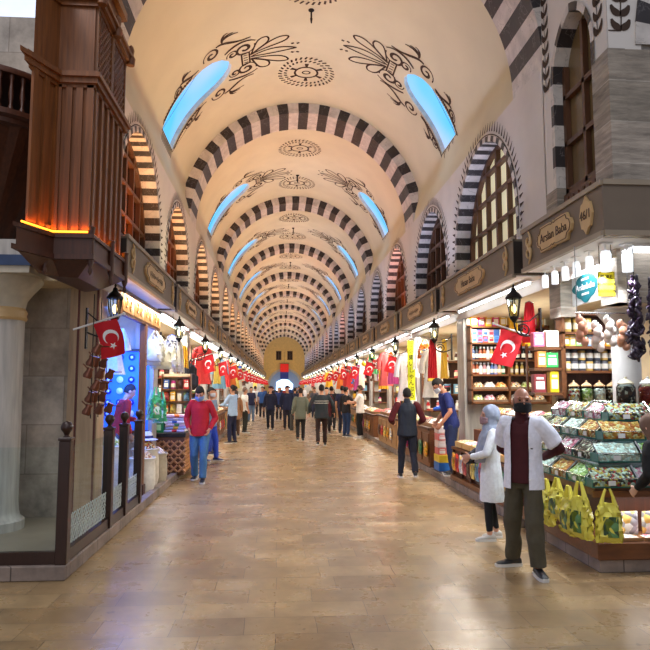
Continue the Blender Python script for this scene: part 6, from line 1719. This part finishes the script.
person('man in a white shirt beside the left stalls, behind the white t-shirt',-1.72,25.4,-50,1.74,top=(232,232,240),top_kind='shirt',sleeve='long',legs=(40,40,60),shoes=(24,24,24),hair='short')
person('person in a tan coat squeezed against the left stalls',-1.55,23.2,20,1.6,top=(150,110,76),top_kind='coat',sleeve='long',legs=(90,64,46),shoes=(40,30,26),hair='long',hair_col=(60,40,30),hem=-.3)
person('man in a navy polo and faded jeans chatting by the left stalls',-1.42,32.5,-150,1.72,top=(34,38,72),top_kind='polo',sleeve='short',legs=(96,124,156),shoes=(30,30,40),hair='short')
person('man in a mid blue shirt and dark shorts walking up the hall',-.98,36.5,180,1.74,top=(50,92,160),top_kind='shirt',sleeve='short',legs=(34,38,52),shoes=(24,24,30),hair='short',feet=((-.1,.14,0,4),(.1,-.14,.02,-4)))
person('person in dark navy uniform and cap, left one of the pair walking side by side',-.38,26.4,180,1.74,top=(22,26,52),top_kind='uniform_jacket',sleeve='long',legs=(20,22,38),shoes=(14,14,16),hair='short',cap=(24,26,48),feet=((-.09,.1,0,4),(.09,-.1,.02,-4)),hem=-.14)
person('person in dark navy uniform and cap, right one of the pair walking side by side',.29,26.3,180,1.76,top=(18,24,56),top_kind='uniform_jacket',sleeve='long',legs=(16,18,34),shoes=(14,14,16),hair='short',cap=(20,24,56),feet=((-.09,-.1,.02,4),(.09,.1,0,-4)),hem=-.14,build=1.1)
t,j=person('person in an olive green jacket walking away beside the striped sweater, carrying a jacket',.66,20.9,4,1.68,top=(104,110,96),top_kind='jacket',sleeve='long',legs=(30,28,30),shoes=(26,24,24),hair='short',hair_col=(40,28,24),feet=((-.1,-.12,.04,3),(.1,.12,0,-3)),hem=-.2)
m=MB(); m.loft([ering(V((-.29,.06,z)),V((1,0,0)),V((0,1,0)),.06,w,12) for z,w in ((.9,.05),(.75,.11),(.5,.13),(.36,.09))]); part('carried_jacket',m,CLOTHF,t,color=(60,56,50))
person('man in dark green sweater with white stripes and brown trousers walking away',1.22,19.2,2,1.78,top=(36,46,52),top_kind='sweater',sleeve='long',legs=(44,26,24),shoes=(24,20,20),hair='short',build=1.14,stripes=(.36,.30),feet=((-.12,-.16,.05,4),(.12,.14,0,-4)),armL=((-.34,-.04,1.16),(-.34,.08,.94)),armR=((.34,-.04,1.16),(.38,.06,.94)),hem=-.14)
person('man in a navy shirt with his back turned by the right-hand stalls',2.32,24.2,-20,1.76,top=(28,34,66),top_kind='shirt',sleeve='short',legs=(24,28,50),shoes=(20,20,26),hair='short',armR=((.25,.1,1.16),(.2,.32,1.2)))
person('dark figure in a black jacket standing just beyond the navy shirt on the right',2.05,26.0,-10,1.74,top=(26,24,30),top_kind='jacket',sleeve='long',legs=(30,28,34),shoes=(16,16,18),hair='short')
person('man in black jacket and blue jeans talking to the bearded man',2.30,22.7,-50,1.72,top=(30,26,30),top_kind='jacket',sleeve='long',legs=(38,62,104),shoes=(50,60,80),hair='short',armR=((.26,.1,1.16),(.16,.3,1.2)))
person('bearded man in white t-shirt, black trousers and dark mask at the right stalls',2.72,22.1,70,1.77,top=(238,236,232),top_kind='t_shirt',sleeve='short',legs=(22,20,22),shoes=(200,196,190),hair='short',hair_col=(70,50,36),mask=(28,26,30),armL=((-.24,.14,1.18),(-.2,.38,1.16)),armR=((.24,.14,1.18),(.12,.36,1.2)))
person('person in a maroon coat just behind the striped sweater',1.75,24.5,170,1.70,top=(84,24,34),top_kind='coat',sleeve='long',legs=(30,28,34),shoes=(20,20,22),hair='short',skin=(206,156,128),hem=-.3)
person('woman in a pale pink jacket further along the right stalls',2.35,29.0,150,1.64,top=(206,160,160),top_kind='jacket',sleeve='long',legs=(40,40,56),shoes=(30,30,30),hair='long',hair_col=(70,40,26),skin=(214,170,146))
far_c=[((30,34,60),'navy'),((40,60,120),'blue'),((26,26,30),'black'),((220,220,224),'white'),((90,90,100),'grey'),((150,50,50),'red'),((30,30,44),'dark blue'),((120,100,80),'tan'),((40,60,60),'dark teal'),((60,50,80),'purple')]
fp=[(.75,33,'behind the right-hand uniformed person'),(-.05,34,'in the gap between the uniformed pair'),(1.1,38,'beyond the striped sweater'),(-1.5,40,'at the left stalls beyond the mid blue shirt'),(1.9,36,'at the right stalls beyond the pink jacket'),(.4,46,'far down the middle of the hall'),(-.6,48,'far down, left of the middle'),(2.2,44,'far down by the right stalls'),(1.3,52,'very far down, right of the middle'),(-1.3,54,'very far down by the left stalls'),(.1,60,'nearest the bright doorway'),(1.0,64,'small and far before the doorway'),(-.7,66,'small and far, left of the doorway'),(2.1,58,'small and far by the right stalls')]
for i,(x,y,w) in enumerate(fp):
    c,cn_=far_c[i%10]; c2,_=far_c[(i*3+1)%10]
    person('distant person in a %s top walking %s'%(cn_,w),x,y,180 if i%3 else 0,1.68+.03*(i%4),top=c,top_kind='top',sleeve='long' if i%2 else 'short',legs=(30,32,46) if i%2 else (50,60,90),shoes=(24,24,28),hair='short',feet=((-.1,.1,0,3),(.1,-.1,.02,-3)))
# ------------------------------------------------------------------ light of the hall
wd=bpy.data.worlds.new('world'); S.world=wd; wd.use_nodes=True
bg=wd.node_tree.nodes['Background']; bg.inputs['Color'].default_value=lin((210,216,235)); bg.inputs['Strength'].default_value=.5
for b in range(-1,NB):      # cornice uplights over the sign boards
    y=RIB0+PITCHB*b+RIBW+3.7
    if b>=0:
        ll=light('cornice_uplight','AREA',(XF[-1]-.04,y,3.72),64,(255,232,188),.16,7.4,(pi,0,0))
        ll.rotation_euler=(pi,R(9),0); ll.data.spread=1.9
        ll=light('cornice_uplight','AREA',(XF[1]+.04,y,3.72),62,(204,214,255),.16,7.4,(pi,0,0))
        ll.rotation_euler=(pi,R(-9),0); ll.data.spread=1.9
        for sd in (-1,1):      # daylight through the light wells
            t0,t1,vc,hw=SKY[sd]; th=sd*(t0+t1)/2
            p=vmap(th,RIB0+PITCHB*b+RIBW+vc,.05)
            l=light('skylight_daylight','AREA',p,24,(200,220,255),1.0,.9); l.rotation_euler=(0,th+0,0)
light('crossing_fill','AREA',(.5,-1.0,9.0),300,(244,240,238),5.,5.)  # added overhead fill, raises the ambient light on the pier fronts
light('crossing_fill','AREA',(-3.6,5.0,7.5),110,(240,235,235),1.,1.)  # added fill without a fixture, brightens the stone wall behind the balcony
S.view_settings.exposure=0.0
light('camera_side_fill','AREA',(-2.6,-3.5,3.0),90,(236,236,240),3.,3.,(R(90),0,0))  # added fill from behind the camera for the left stone wall
light('end_wall_fill','AREA',(.6,YEND-5,4.6),85,(255,220,150),2.,.5,(R(100),0,0))  # added fill, no fixture here, makes the ochre end wall brighter
